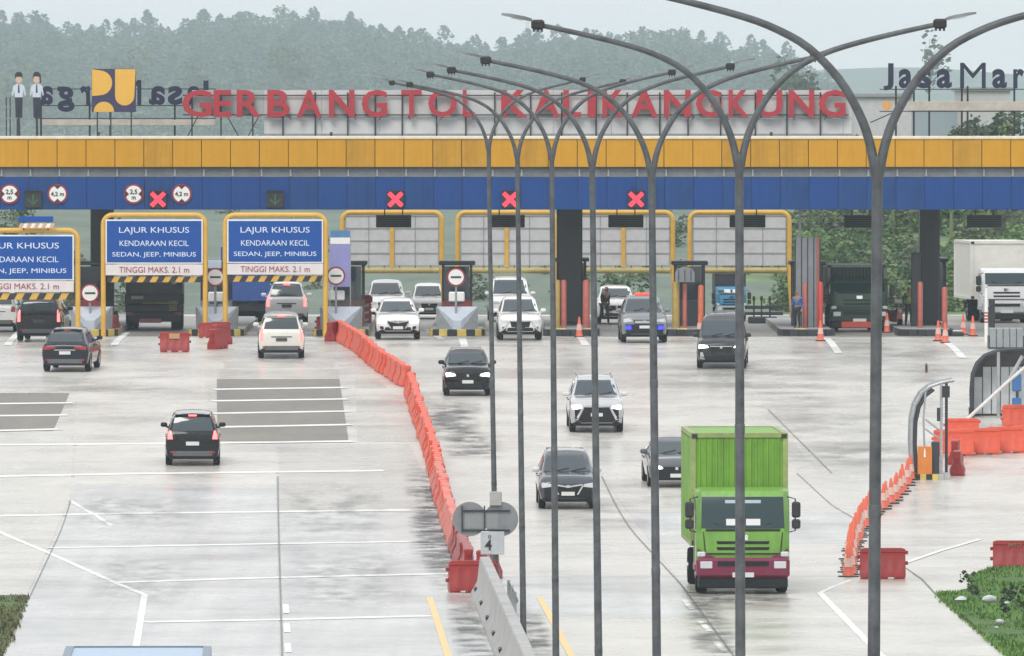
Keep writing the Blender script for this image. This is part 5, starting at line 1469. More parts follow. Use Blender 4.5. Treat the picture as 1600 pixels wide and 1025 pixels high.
car('mpv', 885, 797, IN, 'dark bluish car with chrome V front between two lamp poles', car_paint('blue_grey', (.065, .075, .09)), mask=.20, lights=False, group=GI, face='vee', mirror_paint=P_silver)
car('sedan', 1052, 763, IN + R(1.5), 'dark car half hidden behind the green truck', car_paint('steel_grey', (.10, .11, .125)), mask=.22, group=GI)
car('mpv', 669, 499, IN, 'white car glimpsed behind the yellow portal leg', P_white, lights=False, group=GI, scale=.9)

# ---- trucks
def truck(px, py, rz, label, cab_paint, bump_paint, box_m, cabw=2.35, cabh=2.65, boxw=2.45, boxz=1.15, boxh=2.85, boxl=6.2, corr=True, group=None, lights=False, at=None, visor=True, scale=1.0, cabl=1.9, stickers=True, boxtop=None):
    g = G(px, py) if at is None else at
    L = cabl + 0.35 + boxl
    t = thing('truck', label, 'truck', g, rz, group)
    t.location.z = gz(g.y)
    w = cabw / 2
    # cab: side profile loft across the width
    prof = [(0.03, .62), (0.0, .95), (0.02, 1.30), (0.06, 1.62), (0.32, cabh - .28), (0.46, cabh - .06), (0.75, cabh), (cabl - .1, cabh), (cabl, cabh - .1), (cabl, .62)]
    secs = []
    for sx, k in ((-1, .90), (-.96, .985), (-.88, 1.0), (0, 1.0), (.88, 1.0), (.96, .985), (1, .90)):
        secs.append([(sx*w, y_ + (.16*(abs(sx) - .88)/.12 if abs(sx) > .88 and y_ < .6 else 0) + (.05*sx*sx if y_ < .6 else 0), .62 + (z_ - .62)*(1 if abs(sx) < .95 else .985)) for y_, z_ in prof])
    mb = MB(); mb.rings(secs, 0)
    bvh = BVHTree.FromPolygons([Vector(v) for v in mb.v], mb.f)
    cab = mb.build('cab', cab_paint, t, smooth=35)
    def add(nm, quads, frm, m, off=.014, nu=8, nv=4, par=t):
        mb = MB()
        for q in quads: patch(bvh, q, frm, off, nu, nv, mb)
        return mb.build(nm, m, par, smooth=50)
    zw0, zw1 = 1.66, cabh - .20
    add('windshield', [[(-w*.89, zw0), (w*.89, zw0), (w*.875, zw1), (-w*.875, zw1)]], 'front', mat('truck_glass', (.012, .034, .038), .07, var=0, spec=.5), nu=10)
    for sd in ('left', 'right'):
        add('side_window', [[(.42, 1.62), (1.35, 1.58), (1.35, cabh - .28), (.62, cabh - .26)]], sd, M_glass, nu=3)
    add('front_panel', [[(-w*.78, 1.05), (w*.78, 1.05), (w*.84, 1.58), (-w*.84, 1.58)]], 'front', cab_paint, off=.03)
    for z in (1.12, 1.27):
        add('grille_slot', [[(-w*.55, z), (w*.55, z), (w*.57, z + .075), (-w*.57, z + .075)]], 'front', M_trim, off=.04, nv=1)
    add('badge', [[(-.12, 1.37), (.12, 1.37), (.12, 1.50), (-.12, 1.50)]], 'front', M_chrome, off=.04, nu=2, nv=2)
    add('wiper_cowl', [[(-w*.80, 1.60), (w*.80, 1.60), (w*.80, 1.645), (-w*.80, 1.645)]], 'front', M_trim, off=.035, nv=1)
    if stickers:
        for a in (-.42, .08):
            add('sticker', [[(a, 1.74), (a + .36, 1.74), (a + .36, 1.90), (a, 1.90)]], 'front', M_plate, off=.02, nu=2, nv=2)
            add('sticker', [[(a - .02, zw1 - .16), (a + .38, zw1 - .16), (a + .38, zw1 - .08), (a - .02, zw1 - .08)]], 'front', mat('sticker_pale', (.35, .42, .45), .5, var=0), off=.02, nu=2, nv=1)
    mb = MB(); mb.box(-w*1.0, w*1.0, -.10, .55, .42, .93, bev=.07); bp = mb.build('bumper', bump_paint, t)
    mb = MB(); mb.box(-w*.96, w*.96, -.06, .5, .16, .415, bev=.03); mb.build('valance', M_trim, t)
    for sx in (-1, 1):
        x0, x1 = sorted((sx*w*.66, sx*w*.92))
        add('corner_panel', [[(sx*.60*w, .94), (sx*.975*w, .94), (sx*.975*w, 1.16), (sx*.88*w, 1.08)]], 'front', bump_paint, off=.05, nu=3, nv=3)
        mb = MB(); mb.box(x0, x1, -.125, -.101, .66, .84, bev=.02); mb.build('headlight', M_head if lights else M_headoff, bp)
        x0, x1 = sorted((sx*w*.80, sx*w*.985)); mb = MB(); mb.box(x0, x1, -.03, .10, .94, 1.08, bev=.03); mb.build('corner_lamp', M_headoff, t)
        x0, x1 = sorted((sx*(w + .06), sx*(w + .28)))
        mb = MB(); mb.box(x0, x1, .12, .26, zw1 - .52, zw1 - .12, bev=.04); mb.box(x0, x1, .12, .26, zw1 - .80, zw1 - .56, bev=.04)
        mb.tube([(sx*(w - .05), .35, zw1), (sx*(w + .15), .22, zw1 - .05), (sx*(w + .15), .22, zw1 - .85), (sx*(w - .05), .35, zw1 - .9)], .02, 5); mb.build('mirror', M_black, t)
        add('door_line', [[(sx*0 + 1.40, .75), (1.43, .75), (1.43, cabh - .2), (1.40, cabh - .2)]], 'left' if sx < 0 else 'right', M_trim, off=.01, nu=1, nv=3)
        x0, x1 = sorted((sx*(w - .35), sx*(w + .02)))
        mb = MB(); mb.box(x0, x1, .5, 1.9, .55, .75, bev=.03); mb.build('step', bump_paint, t)
    for z in (.50,):
        mb = MB(); mb.box(-.27, .27, -.125, -.101, z - .06, z + .06); mb.build('number_plate', M_plate, bp)
    mb = MB(); mb.box(-w*.55, w*.55, -.118, -.101, .72, .84); mb.build('bumper_slot', M_trim, bp)
    for sx in (-1, 1):
        add('panel_seam', [[(sx*w*.80, .96), (sx*w*.815, .96), (sx*w*.855, 1.58), (sx*w*.84, 1.58)]], 'front', M_trim, off=.036, nu=1, nv=6)
        mb = MB(); mb.tube([(sx*w*.25, .10, 1.655), (sx*w*.62, .13, 1.80)], .014, 5); mb.build('wiper', M_black, t)
    add('panel_seam', [[(-w*.80, 1.015), (w*.80, 1.015), (w*.80, 1.035), (-w*.80, 1.035)]], 'front', M_trim, off=.036, nu=8, nv=1)
    # chassis and wheels
    for sx in (-1, 1):
        mb = MB(); x0, x1 = sorted((sx*.38, sx*.50)); mb.box(x0, x1, .4, L - .1, .72, .98); mb.build('chassis_rail', M_black, t)
        for yw, n in ((1.15, 1), (cabl + boxl*.70, 2)):
            r = .48; xo, xi = sx*(w - .02), sx*(w - .02 - .28*n)
            mb = MB(); mb.lathe([(r*.55, xo - sx*.05), (r*.9, xo), (r, xo - sx*.05), (r, xi + sx*.05), (r*.9, xi), (r*.5, xi)], 18, axis='x', c=(0, yw, r)); wh = mb.build('wheel', M_tyre, t, smooth=45)
            mb = MB(); mb.lathe([(.001, xo + sx*.02), (r*.2, xo + sx*.02), (r*.25, xo - sx*.08), (r*.56, xo - sx*.04)], 14, axis='x', c=(0, yw, r), cap1=False); mb.build('rim', M_rim, wh, smooth=30)
    mb = MB(); mb.box(-.9, .9, L - .25, L - .15, .5, .8); mb.build('rear_guard', M_black, t)
    # load box
    yb0, yb1 = cabl + .30, L; bw = boxw / 2
    bx = MB(); bx.box(-bw + .03, bw - .03, yb0 + .05, yb1 - .03, boxz, boxz + boxh - .02)
    bo = bx.build('load_box', box_m, t)
    mb = MB()
    if corr:
        n = 15; pw = (boxw - .3) / n
        for k in range(n):
            a = -bw + .15 + k*pw; mb.rings([[(a + .02, yb0 + .048, boxz + .12), (a + pw*.72, yb0 + .048, boxz + .12), (a + pw*.60, yb0 + .012, boxz + .12), (a + .06, yb0 + .012, boxz + .12)],
                                           [(a + .02, yb0 + .048, boxz + boxh - .14), (a + pw*.72, yb0 + .048, boxz + boxh - .14), (a + pw*.60, yb0 + .012, boxz + boxh - .14), (a + .06, yb0 + .012, boxz + boxh - .14)]])
        m_ = int(boxl / .28); pl = (boxl - .3) / m_
        for sx in (-1, 1):
            xo, xi = sx*(bw - .028), sx*(bw + .010)
            for k in range(m_):
                a = yb0 + .2 + k*pl
                mb.rings([[(xo, a, boxz + .12), (xo, a + pl*.7, boxz + .12), (xi, a + pl*.6, boxz + .12), (xi, a + .05, boxz + .12)], [(xo, a, boxz + boxh - .14), (xo, a + pl*.7, boxz + boxh - .14), (xi, a + pl*.6, boxz + boxh - .14), (xi, a + .05, boxz + boxh - .14)]])
        mb.build('corrugation', box_m, bo)
    mb = MB()
    for sx in (-1, 1):
        x0, x1 = sorted((sx*(bw - .12), sx*(bw + .012)))
        mb.box(x0, x1, yb0, yb0 + .12, boxz, boxz + boxh); mb.box(x0, x1, yb1 - .12, yb1, boxz, boxz + boxh)
        mb.box(x0, x1, yb0 + .125, yb1 - .125, boxz + boxh - .10, boxz + boxh + .008); mb.box(x0, x1, yb0 + .125, yb1 - .125, boxz - .01, boxz + .11)
    for yy in (yb0 + .004, yb1 - .116):
        mb.box(-bw + .125, bw - .125, yy, yy + .11, boxz + boxh - .11, boxz + boxh + .005); mb.box(-bw + .125, bw - .125, yy, yy + .11, boxz - .01, boxz + .11)
    mb.build('box_frame', boxtop or box_m, bo)
    mb = MB()
    for sx in (-1, 1):
        for z in (boxz + boxh - .13, boxz + .02):
            x0, x1 = sorted((sx*(bw - .16), sx*(bw - .02))); mb.box(x0, x1, yb0 - .014, yb0 - .002, z, z + .11)
    mb.build('corner_casting', M_black, bo)
    if scale != 1.0: t.scale = (scale,)*3
    return t
P_green = mat('truck_green', (0.14, 0.33, 0.035), .38, var=.14, scale=1.6, coat=.3, streak=.14)
P_greenbox = mat('container_green', (0.165, 0.36, 0.035), .5, var=.22, scale=.9, bump=.05, streak=.25)
P_tancorner = mat('container_frame_olive', (0.26, 0.32, 0.11), .5, var=.25, scale=2)
truck(1161, 929, IN, 'lime green container truck with maroon bumper nearest the picture', P_green, mat('truck_maroon', (0.17, 0.012, 0.045), .4, var=.15), P_greenbox, group=GI, boxtop=P_tancorner, boxl=6.4)
P_dgreen = mat('truck_dark_green', (0.022, 0.06, 0.035), .45, var=.2)
gt = truck(1343, 519, IN, 'dark green truck with a low red board in an exit lane before the hillside', mat('truck_cab_green', (0.018, 0.065, 0.028), .4, var=.2), mat('truck_dark_bumper', (0.014, 0.03, 0.02), .45, var=.15), P_dgreen, group=GI, boxz=1.0, boxh=1.75, cabh=2.2, cabl=1.7, boxl=5.0, boxtop=mat('box_rim_pale', (.30, .34, .30), .5, var=.2), stickers=False)
mb = MB(); mb.box(-.75, .45, -.16, -.12, .18, .44, bev=.02); mb.build('red_board', mat('truck_red_board', (0.5, 0.06, 0.04), .4, var=.2), gt)
truck(1573, 505, IN + R(3.2), 'white box truck at the end of the exit lanes before the banana plants', mat('truck_white', (0.72, 0.73, 0.73), .4, var=.05), mat('truck_bumper_grey', (0.45, 0.46, 0.47), .4, var=.1), mat('box_ivory', (0.66, 0.65, 0.60), .5, var=.08), group=GI, boxw=2.6, boxz=1.0, boxh=2.5, boxl=6.0, cabw=2.05, cabh=2.35, corr=False, stickers=False)
truck(1143, 503, IN, 'small blue truck behind the dark grey van', mat('truck_blue', (0.045, 0.22, 0.38), .4, var=.1), M_grey, M_dgrey, group=GI, cabw=1.75, cabh=2.05, boxw=1.8, boxz=.9, boxh=1.9, boxl=3.4, corr=False, cabl=1.5, scale=.74)
truck(380, 503, OUT, 'blue box truck ahead in the lane of the silver car', mat('truck_blue', ()), M_grey, mat('box_deep_blue', (0.03, 0.085, 0.30), .5, var=.12), group=GO, cabw=2.0, cabh=2.3, boxw=2.1, boxz=.95, boxh=2.3, boxl=4.5, corr=False, at=Vector((X(384, 487), 487, ZG)))
# bottom-edge truck whose roof only just shows
truck(218, 1018, OUT, 'pale blue box truck whose roof edge just shows at the bottom', mat('truck_blue', ()), M_grey, mat('box_pale_blue', (0.32, 0.44, 0.58), .35, var=.1), group=GO, boxw=2.4, boxz=.9, boxh=2.25, boxl=4.2, cabh=2.5, corr=False, at=Vector((X(217, 187.6), 188.2, 0)), boxtop=mat('box_rim_dark', (0.14, 0.19, 0.25), .4, var=.1))
# dark covered truck seen from behind
d = 466.0
t = thing('truck', 'dark truck with a grey tarpaulin cover in the lane between the first two islands', 'truck', (X(242, d), d, gz(d)), OUT, GO)
mb = MB(); q = []
for y_, k in ((-3.2, .96), (-3.1, 1.0), (-1, 1.02), (1.5, 1.0), (3.0, .98)):
    q.append([(1.2*k*a, y_, b) for a, b in ((-1, 1.05), (-1.0, 1.9), (-.97, 2.25 + .05*math.sin(y_*3)), (-.5, 2.52), (0, 2.60 + .04*math.sin(y_*2)), (.45, 2.54), (.93, 2.2), (1, 1.8), (1, 1.05))])
mb.rings(q); mb.build('tarpaulin', mat('tarpaulin_grey', (0.12, 0.12, 0.125), .7, var=.3, scale=1.5, bump=.4, bscale=4), t, smooth=60)
mb = MB(); mb.box(-1.2, 1.2, -3.1, 3.15, .75, 1.06, bev=.03); mb.build('deck', M_black, t)
mb = MB(); mb.box(-1.22, 1.22, 3.16, 3.22, 1.07, 1.5, bev=.02); tb = mb.build('tailgate', mat('tailgate_dark', (0.03, 0.032, 0.035), .5, var=.3), t)
mb = MB(); mb.box(-1.1, 1.1, 2.9, 3.1, .34, .745, bev=.03); mb.build('underrun_panel', M_black, t)
mb = MB(); mb.box(-1.0, .5, 3.23, 3.245, 1.1, 1.14); mb.build('stripe', mat('stripe_ochre', (0.45, 0.36, 0.12), .5), tb)
mb = MB(); mb.box(.45, .95, 3.23, 3.25, 1.28, 1.42, bev=.01); mb.build('plate', mat('cream_plate', (.55, .52, .40), .5), tb)
for k in range(5):
    mb = MB(); mb.box(-.95 + .0, -.62, 3.225, 3.245, .80 + k*.09, .85 + k*.09); mb.build('rear_slat', mat('stripe_ochre', ()), t)
mb = MB(); mb.box(-.3, .6, 3.18, 3.24, .30, .48, bev=.02); mb.build('rear_guard', mat('guard_redwhite', (.55, .22, .2), .5, var=.2), t)
for sx in (-1, 1):
    for yw in (-2.6, 1.3, 2.3):
        xo, xi = sx*1.18, sx*.7; r = .5
        mb = MB(); mb.lathe([(r*.5, xo), (r*.9, xo), (r, xo - sx*.05), (r, xi + sx*.05), (r*.9, xi), (r*.5, xi)], 16, axis='x', c=(0, yw, r)); mb.build('wheel', M_tyre, t, smooth=45)
    mb = MB(); x0, x1 = sorted((sx*.85, sx*1.15)); mb.box(x0, x1, 3.17, 3.23, .62, .74); mb.build('tail_light', M_tailoff, t)
mb = MB(); mb.box(-1.15, 1.15, -5.2, -3.4, .6, 2.5, bev=.1); mb.build('cab', mat('truck_cab_dark', (.06, .065, .07), .4), t)
mb = MB(); mb.tube([(-.5, 3.0, 2.5), (-.75, 3.25, 2.2), (-.85, 3.3, 1.9)], [.08, .14, .1], 8); mb.build('rolled_sheet', M_white, t, smooth=60)

# small red three-wheeled cart with a white top box
d = 462.0
t = thing('cargo_tricycle', 'small red motor cart with white top box beside the last dark column', 'tricycle', (X(1401, d), d, gz(d)), R(12))
mb = MB(); mb.box(-.32, .32, .3, 1.5, .38, .85, bev=.06); mb.build('tub', M_red, t)
mb = MB(); mb.rings([[(-.14, -.55, .35), (.14, -.55, .35), (.10, -.5, .95), (-.10, -.5, .95)], [(-.16, .25, .35), (.16, .25, .35), (.16, .25, .72), (-.16, .25, .72)]]); mb.build('fairing', mat('cart_red', (.62, .07, .06), .35, coat=.5), t)
mb = MB(); mb.box(-.28, .28, -.3, .35, 1.12, 1.30, bev=.05); mb.build('top_box', M_white, t)
for sx in (-1, 1):
    mb = MB(); mb.tube([(sx*.22, -.2, .7), (sx*.24, .0, 1.12)], .025, 6); mb.build('strut', M_steel, t)
    mb = MB(); mb.lathe([(.1, sx*.36), (.25, sx*.36), (.25, sx*.46), (.1, sx*.46)], 14, axis='x', c=(0, 1.1, .25)); mb.build('wheel', M_tyre, t, smooth=40)
    mb = MB(); mb.tube([(sx*.05, -.45, .98), (sx*.34, -.35, 1.02)], .022, 6); mb.build('handlebar', M_black, t)
mb = MB(); mb.lathe([(.1, -.06), (.25, -.06), (.25, .06), (.1, .06)], 14, axis='x', c=(0, -.55, .25)); mb.build('wheel', M_tyre, t, smooth=40)
mb = MB(); disc(mb, .08, -.59, -.55, 0, .82, 12); mb.build('headlight', M_headoff, t)

# ------------------------------------------------------------------ people
def skinned(name, verts, edges, radii, m, parent, root_i=0, sub=1):
    me = bpy.data.meshes.new(name); me.from_pydata(verts, edges, []); me.materials.append(m)
    o = bpy.data.objects.new(name, me); col.objects.link(o); o.parent = parent
    sk = o.modifiers.new('skin', 'SKIN'); sk.use_smooth_shade = True
    for i, r in enumerate(radii):
        sv = me.skin_vertices[0].data[i]; sv.radius = r if isinstance(r, tuple) else (r, r); sv.use_root = (i == root_i)
    ss = o.modifiers.new('sub', 'SUBSURF'); ss.levels = sub; ss.render_levels = sub
    return o
def person(px, d, rz, label, shirt, trousers, vest=None, h=1.66, pose='walk', hair=M_black, loc=None):
    p = Vector((X(px, d), d, gz(d) + (0.24 if pose == 'stand' else 0))) if loc is None else loc
    t = thing('person', label, 'person', p, rz)
    s = h / 1.70
    lean = .10 if pose == 'walk' else 0.0
    st = .22 if pose == 'walk' else .05
    v, e, r = [], [], []
    def add(pt, rad, par=None):
        v.append(tuple(c * s for c in pt)); r.append(tuple(q*s for q in rad) if isinstance(rad, tuple) else rad * s)
        if par is not None: e.append((par, len(v) - 1))
        return len(v) - 1
    pel = add((0, 0, .94), (.145, .105)); wst = add((0, -.02 - lean*.3, 1.10), (.125, .09), pel); ch = add((0, -.03 - lean, 1.30), (.155, .105), wst)
    nk = add((0, -.04 - lean*1.3, 1.44), .058, ch); hd0 = add((0, -.05 - lean*1.4, 1.53), (.072, .08), nk); hd1 = add((0, -.06 - lean*1.4, 1.60), (.078, .095), hd0); hd2 = add((0, -.05 - lean*1.4, 1.68), (.05, .06), hd1)
    nose = add((0, -.165 - lean*1.4, 1.575), .016, hd1)
    for sx in (-1, 1):
        ear = add((sx*.085, -.045 - lean*1.4, 1.58), .018, hd1)
        hp = add((sx*.09, 0, .88), .088, pel); kn = add((sx*.10, -sx*st*.55 - .05, .49), .058, hp); an = add((sx*.11, -sx*st + .06, .10), .040, kn); toe = add((sx*.125, -sx*st - .12, .035), (.040, .03), an)
        sh = add((sx*.185, -.03 - lean, 1.36), .055, ch); el = add((sx*.245, sx*st*.35 - lean + .03, 1.09), .040, sh); wr = add((sx*.25, sx*st*.6 - .16, .87), .027, el)
        pm = add((sx*.25, sx*st*.6 - .19, .81), (.034, .018), wr)
        for k, ln in enumerate((.075, .085, .08, .06)):
            f1 = add((sx*.25 + (k - 1.5)*.021*sx, sx*st*.6 - .20, .765), .0095, pm); add((sx*.25 + (k - 1.5)*.021*sx - sx*.012, sx*st*.6 - .215, .765 - ln*.6), .008, f1)
        th = add((sx*.215, sx*st*.6 - .215, .80), .011, wr); add((sx*.205, sx*st*.6 - .235, .765), .009, th)
    skinned('body', v, e, r, M_skin, t)
    # clothes follow the body
    def cloth(nm, ids, m, grow=1.14):
        idx = {a: i for i, a in enumerate(ids)}
        vv = [v[a] for a in ids]; ee = [(idx[a], idx[b]) for a, b in e if a in idx and b in idx]
        rr = [tuple(q*grow + .006 for q in (r[a] if isinstance(r[a], tuple) else (r[a], r[a]))) for a in ids]
        return skinned(nm, vv, ee, rr, m, t)
    stride = 21
    A = lambda side, k: 8 + side*19 + k      # ear hp kn an toe sh el wr pm ...
    cloth('shirt', [0, 1, 2, A(0,5), A(0,6), A(0,7), A(1,5), A(1,6), A(1,7)], shirt)
    cloth('trousers', [0, A(0,1), A(0,2), A(0,3), A(1,1), A(1,2), A(1,3)], trousers, 1.16)
    for sd in (0, 1): cloth('shoe', [A(sd,3), A(sd,4)], M_black, 1.1)
    if vest: cloth('vest', [0, 1, 2], vest, 1.28)
    hv = [(v[5][0], v[5][1] + .03*s, v[5][2] + .02*s), (v[6][0], v[6][1] + .02*s, v[6][2])]
    skinned('hair', hv, [(0, 1)], [(.088*s, .09*s), (.062*s, .07*s)], hair, t)
    mb = MB()
    for sx in (-1, 1): mb.box(sx*.03*s - .012, sx*.03*s + .012, v[5][1] - .105*s, v[5][1] - .09*s, v[5][2] - .006, v[5][2] + .008)
    mb.build('eyes', M_black, t)
    mb = MB(); mb.box(-.022*s, .022*s, v[4][1] - .095*s, v[4][1] - .08*s, v[4][2] - .004, v[4][2] + .006); mb.build('mouth', mat('lips', (.20, .07, .06), .5, var=0), t)
    return t
M_cblack = mat('cloth_black', (.014, .014, .016), .8); M_cgreen = mat('cloth_dark_green', (.03, .05, .035), .8); M_hivis = mat('cloth_hivis', (.30, .42, .08), .7); M_cblue = mat('cloth_blue', (.05, .12, .32), .8)
person(944, 474.0, R(35), 'person in black walking in front of the white small car', M_cblack, M_cblack)
person(1420, 460.0, R(10), 'person in dark green with a yellow-green vest left of the last dark column', M_cgreen, M_cblack, vest=M_hivis, pose='stand', h=1.62)
person(1246, 454.4, R(-20), 'person in blue beside the tall grey cabinet', M_cblue, M_cblack, pose='stand', h=1.55)

# ------------------------------------------------------------------ lamp poles of the median
MP = (M_pole,)
def lamp_pole():
    t = thing('street_lamp', '', 'street lamp', (0, 0, 0), 0, 'double-armed lamp poles along the median')
    HF = 11.35
    mb = MB(); mb.lathe([(.072, 0.0), (.068, 3), (.058, 7.5), (.050, HF)], 14); mb.build('pole', M_pole, t, smooth=60)
    for z in (2.6, 5.2, 8.0):
        mb = MB(); rr = .072 - .0019*z + .005; mb.lathe([(rr - .004, z), (rr, z + .01), (rr, z + .11), (rr - .004, z + .12)], 14); mb.build('joint_collar', M_pole, t, smooth=40)
    mb = MB(); mb.box(-.2, .2, -.2, .2, 0, .03, bev=.008); mb.build('base_plate', M_steel, t)
    ctl = [(-.03, -.34), (0.0, -.10), (.05, .14), (.15, .40), (.34, .71), (.62, .99), (.92, 1.16), (1.25, 1.28), (1.8, 1.42), (2.36, 1.54)]
    prof = []
    for k in range(len(ctl) - 1):
        p0, p1, p2, p3 = [Vector(ctl[min(max(q, 0), len(ctl) - 1)]) for q in (k - 1, k, k + 1, k + 2)]
        for f in (0, .33, .67):
            prof.append(tuple(.5*((2*p1) + (p2 - p0)*f + (2*p0 - 5*p1 + 4*p2 - p3)*f*f + (3*p1 - p0 - 3*p2 + p3)*f**3)))
    prof.append(ctl[-1])
    arm_r = [.030, .036, .042] + list(np.linspace(.047, .030, len(prof) - 3))
    for sx in (-1, 1):
        mb = MB(); mb.tube([(sx*(x + .03), 0, HF + z) for x, z in prof], arm_r, 10); arm = mb.build('arm', M_pole, t, smooth=60)
        a = math.atan2(.12, .56)
        mb = MB(); x0, x1 = sorted((sx*2.36, sx*2.52)); mb.box(x0, x1, -.08, .08, HF + 1.49, HF + 1.61, bev=.025)
        for k in range(3): mb.box(sx*(2.39 + .05*k) - .01, sx*(2.39 + .05*k) + .01, -.07, .07, HF + 1.465, HF + 1.492)
        mb.build('lamp_driver', M_black, arm)
        mb = MB(); c = []
        for x, w, h in ((2.51, .06, .035), (2.6, .10, .045), (2.78, .11, .04), (2.88, .07, .025)):
            z = HF + 1.575 + (x - 2.45)*.21
            c.append([(sx*x, -w, z), (sx*x, w, z), (sx*x, w*.8, z + h), (sx*x, -w*.8, z + h)])
        mb.rings(c); lh = mb.build('lamp_head', mat('lamp_head_grey', (.13, .14, .15), .5, .1, var=.1), t, smooth=30)
        mb = MB(); z = HF + 1.60; mb.rings([[(sx*x, -.09, HF + 1.570 + (x - 2.45)*.21), (sx*x, .09, HF + 1.570 + (x - 2.45)*.21), (sx*x, .09, HF + 1.562 + (x - 2.45)*.21), (sx*x, -.09, HF + 1.562 + (x - 2.45)*.21)] for x in (2.62, 2.76)]); mb.build('lamp_lens', M_headoff, lh)
    return t
lp0 = lamp_pole()
lpl = ['thickest double-armed lamp pole, nearest, in front of the red block barrier', 'thick double-armed lamp pole passing in front of the green truck', 'double-armed lamp pole passing in front of the blue-lamp car',
       'double-armed lamp pole passing over the silver chrome-edged car', 'double-armed lamp pole passing the left headlamp of the V-grille car', 'thin double-armed lamp pole with its foot showing on the concrete median', 'thinnest double-armed lamp pole carrying the round sign backs']
for i, (xt, yt, xb) in enumerate(((1371, 245, 1366), (1155, 240, 1157), (1018, 255, 1026), (925, 245, 935), (862, 235, 868.5), (808, 235, 818), (763, 222, 776))):
    d = (3.51 + i) * 30.0
    yg = 190 + F * HC / d
    lean = (xb - xt) / (1000 - yt)
    xg = xb + lean * (yg - 1000)
    o = lp0 if i == 0 else dup(lp0)
    o['label'] = lpl[i]
    o.location = (X(xg, d), d, 0.0)
    o.scale = (1, 1, [1.02, 1.014, .995, .995, .998, .991, 1.003][i])
    o.rotation_euler = (0, -math.atan(lean), [0.0, .03, -.02, .02, -.03, .0, .02][i])

# signs on the farthest lamp pole
d = 284.6
t = thing('sign_cluster', 'two grey round sign backs on a cross frame fixed to the thinnest lamp pole', 'road sign', (X(771, d), d, 0))
gx = lambda px: X(px, d) - X(771, d)
for px in (734, 783):
    mb = MB(); disc(mb, 27 / S(d), -.02, .015, gx(px), Z(811, d), 28); mb.build('sign_back', mat('sign_back_grey', ()), t)
mb = MB(); mb.box(gx(722), gx(797), -.075, -.03, Z(828.5, d) - .02, Z(828.5, d) + .02); mb.build('cross_bar', M_black, t)
mb = MB(); mb.box(gx(722), gx(797), -.075, -.03, Z(798, d) - .02, Z(798, d) + .02); mb.build('cross_bar', M_black, t)
for px in (722, 757):
    mb = MB(); mb.box(gx(px) - .018, gx(px) + .018, -.07, -.028, Z(830, d), Z(790, d)); mb.build('upright', M_dgrey, t)
mb = MB(); mb.box(gx(726), gx(778), -.026, -.021, Z(826, d), Z(800, d)); mb.build('back_plate', mat('sign_plate_grey', (.24, .25, .255), .5, var=.12), t)
mb = MB(); mb.box(gx(765), gx(784), -.12, .10, Z(790, d), Z(768, d), bev=.02); mb.build('junction_box', mat('box_beige', (.36, .36, .34), .55, var=.15), t)
t = thing('distance_marker', 'grey plate marked with a 4 below the round sign backs', 'marker plate', (X(766, d), d - .22, 0))
gx = lambda px: X(px, d) - X(766, d)
mb = MB(); mb.box(gx(751), gx(788), -.03, 0, Z(866, d), Z(830, d), bev=.025); mb.build('plate', mat('marker_grey', (.42, .44, .46), .45, var=.12), t)
text_mesh('4', .4, .012, M_black, 'numeral', t, (gx(763), -.038, Z(859, d)), height=.27, width=.17, bold=.012)
text_mesh('0', .2, .012, M_black, 'numeral', t, (gx(765), -.038, Z(841, d)), height=.09, width=.07)
mb = MB(); mb.box(gx(761), gx(765), .002, .05, .6, Z(840, d)); mb.build('post', M_steel, t)

# ------------------------------------------------------------------ concrete median
def jersey():
    a, c = Vector((-.70, 281.0, 0)), Vector((-.04, 248.4, 0))
    u = (c - a).normalized()
    t = thing('concrete_barrier', 'grey concrete median barrier running toward the camera from the red barriers', 'barrier', a)
    prof = [(-.36, 0), (-.34, .12), (-.20, .36), (-.13, .95), (-.11, .98), (.11, .98), (.13, .95), (.20, .36), (.34, .12), (.36, 0)]
    nn = Vector((-u.y, u.x, 0))
    Ln = 8.0
    for k in range(24):
        s0, s1 = k*Ln + .012, (k + 1)*Ln - .012
        mb = MB()
        rr = []
        for s_, hh in (((s0, .22 if k == 0 else 1), (s0 + 1.1, 1.0), (s1, 1)) if k == 0 else ((s0, 1), (s1, 1))):
            rr.append([tuple(u*s_ + nn*(-x) + Vector((0, 0, z*hh))) for x, z in prof])
        mb.rings(rr); seg = mb.build('segment', M_conc, t, smooth=25)
        if k < 7:
            for q in range(1):
                s_ = s0 + 3.2
                for sd in (-1, 1):
                    mb = MB(); b = u*s_ + nn*(-sd*.265) + Vector((0, 0, .25))
                    mb.tube([tuple(b - u*.45), tuple(b + u*.45)], .055, 8); mb.build('lifting_hole', M_black, seg)
    return t
jersey()
t = thing('guardrail', 'short pale steel guardrail piece beside the head of the concrete median', 'guardrail', (X(795, 276), 276, 0), ROAD)
for k in range(3):
    mb = MB(); mb.box(-.04, .04, -k*3.4 - .04, -k*3.4 + .04, 0, .55); mb.build('post', M_steel, t)
mb = MB(); mb.rings([[(.05 + .03*math.sin(z*22), yy, .28 + z) for z in (0, .06, .12, .18, .24)] + [(.035 + .03*math.sin(z*22), yy, .28 + z) for z in (.24, .18, .12, .06, 0)] for yy in (.3, -7.2)]); mb.build('rail', M_steel, t)

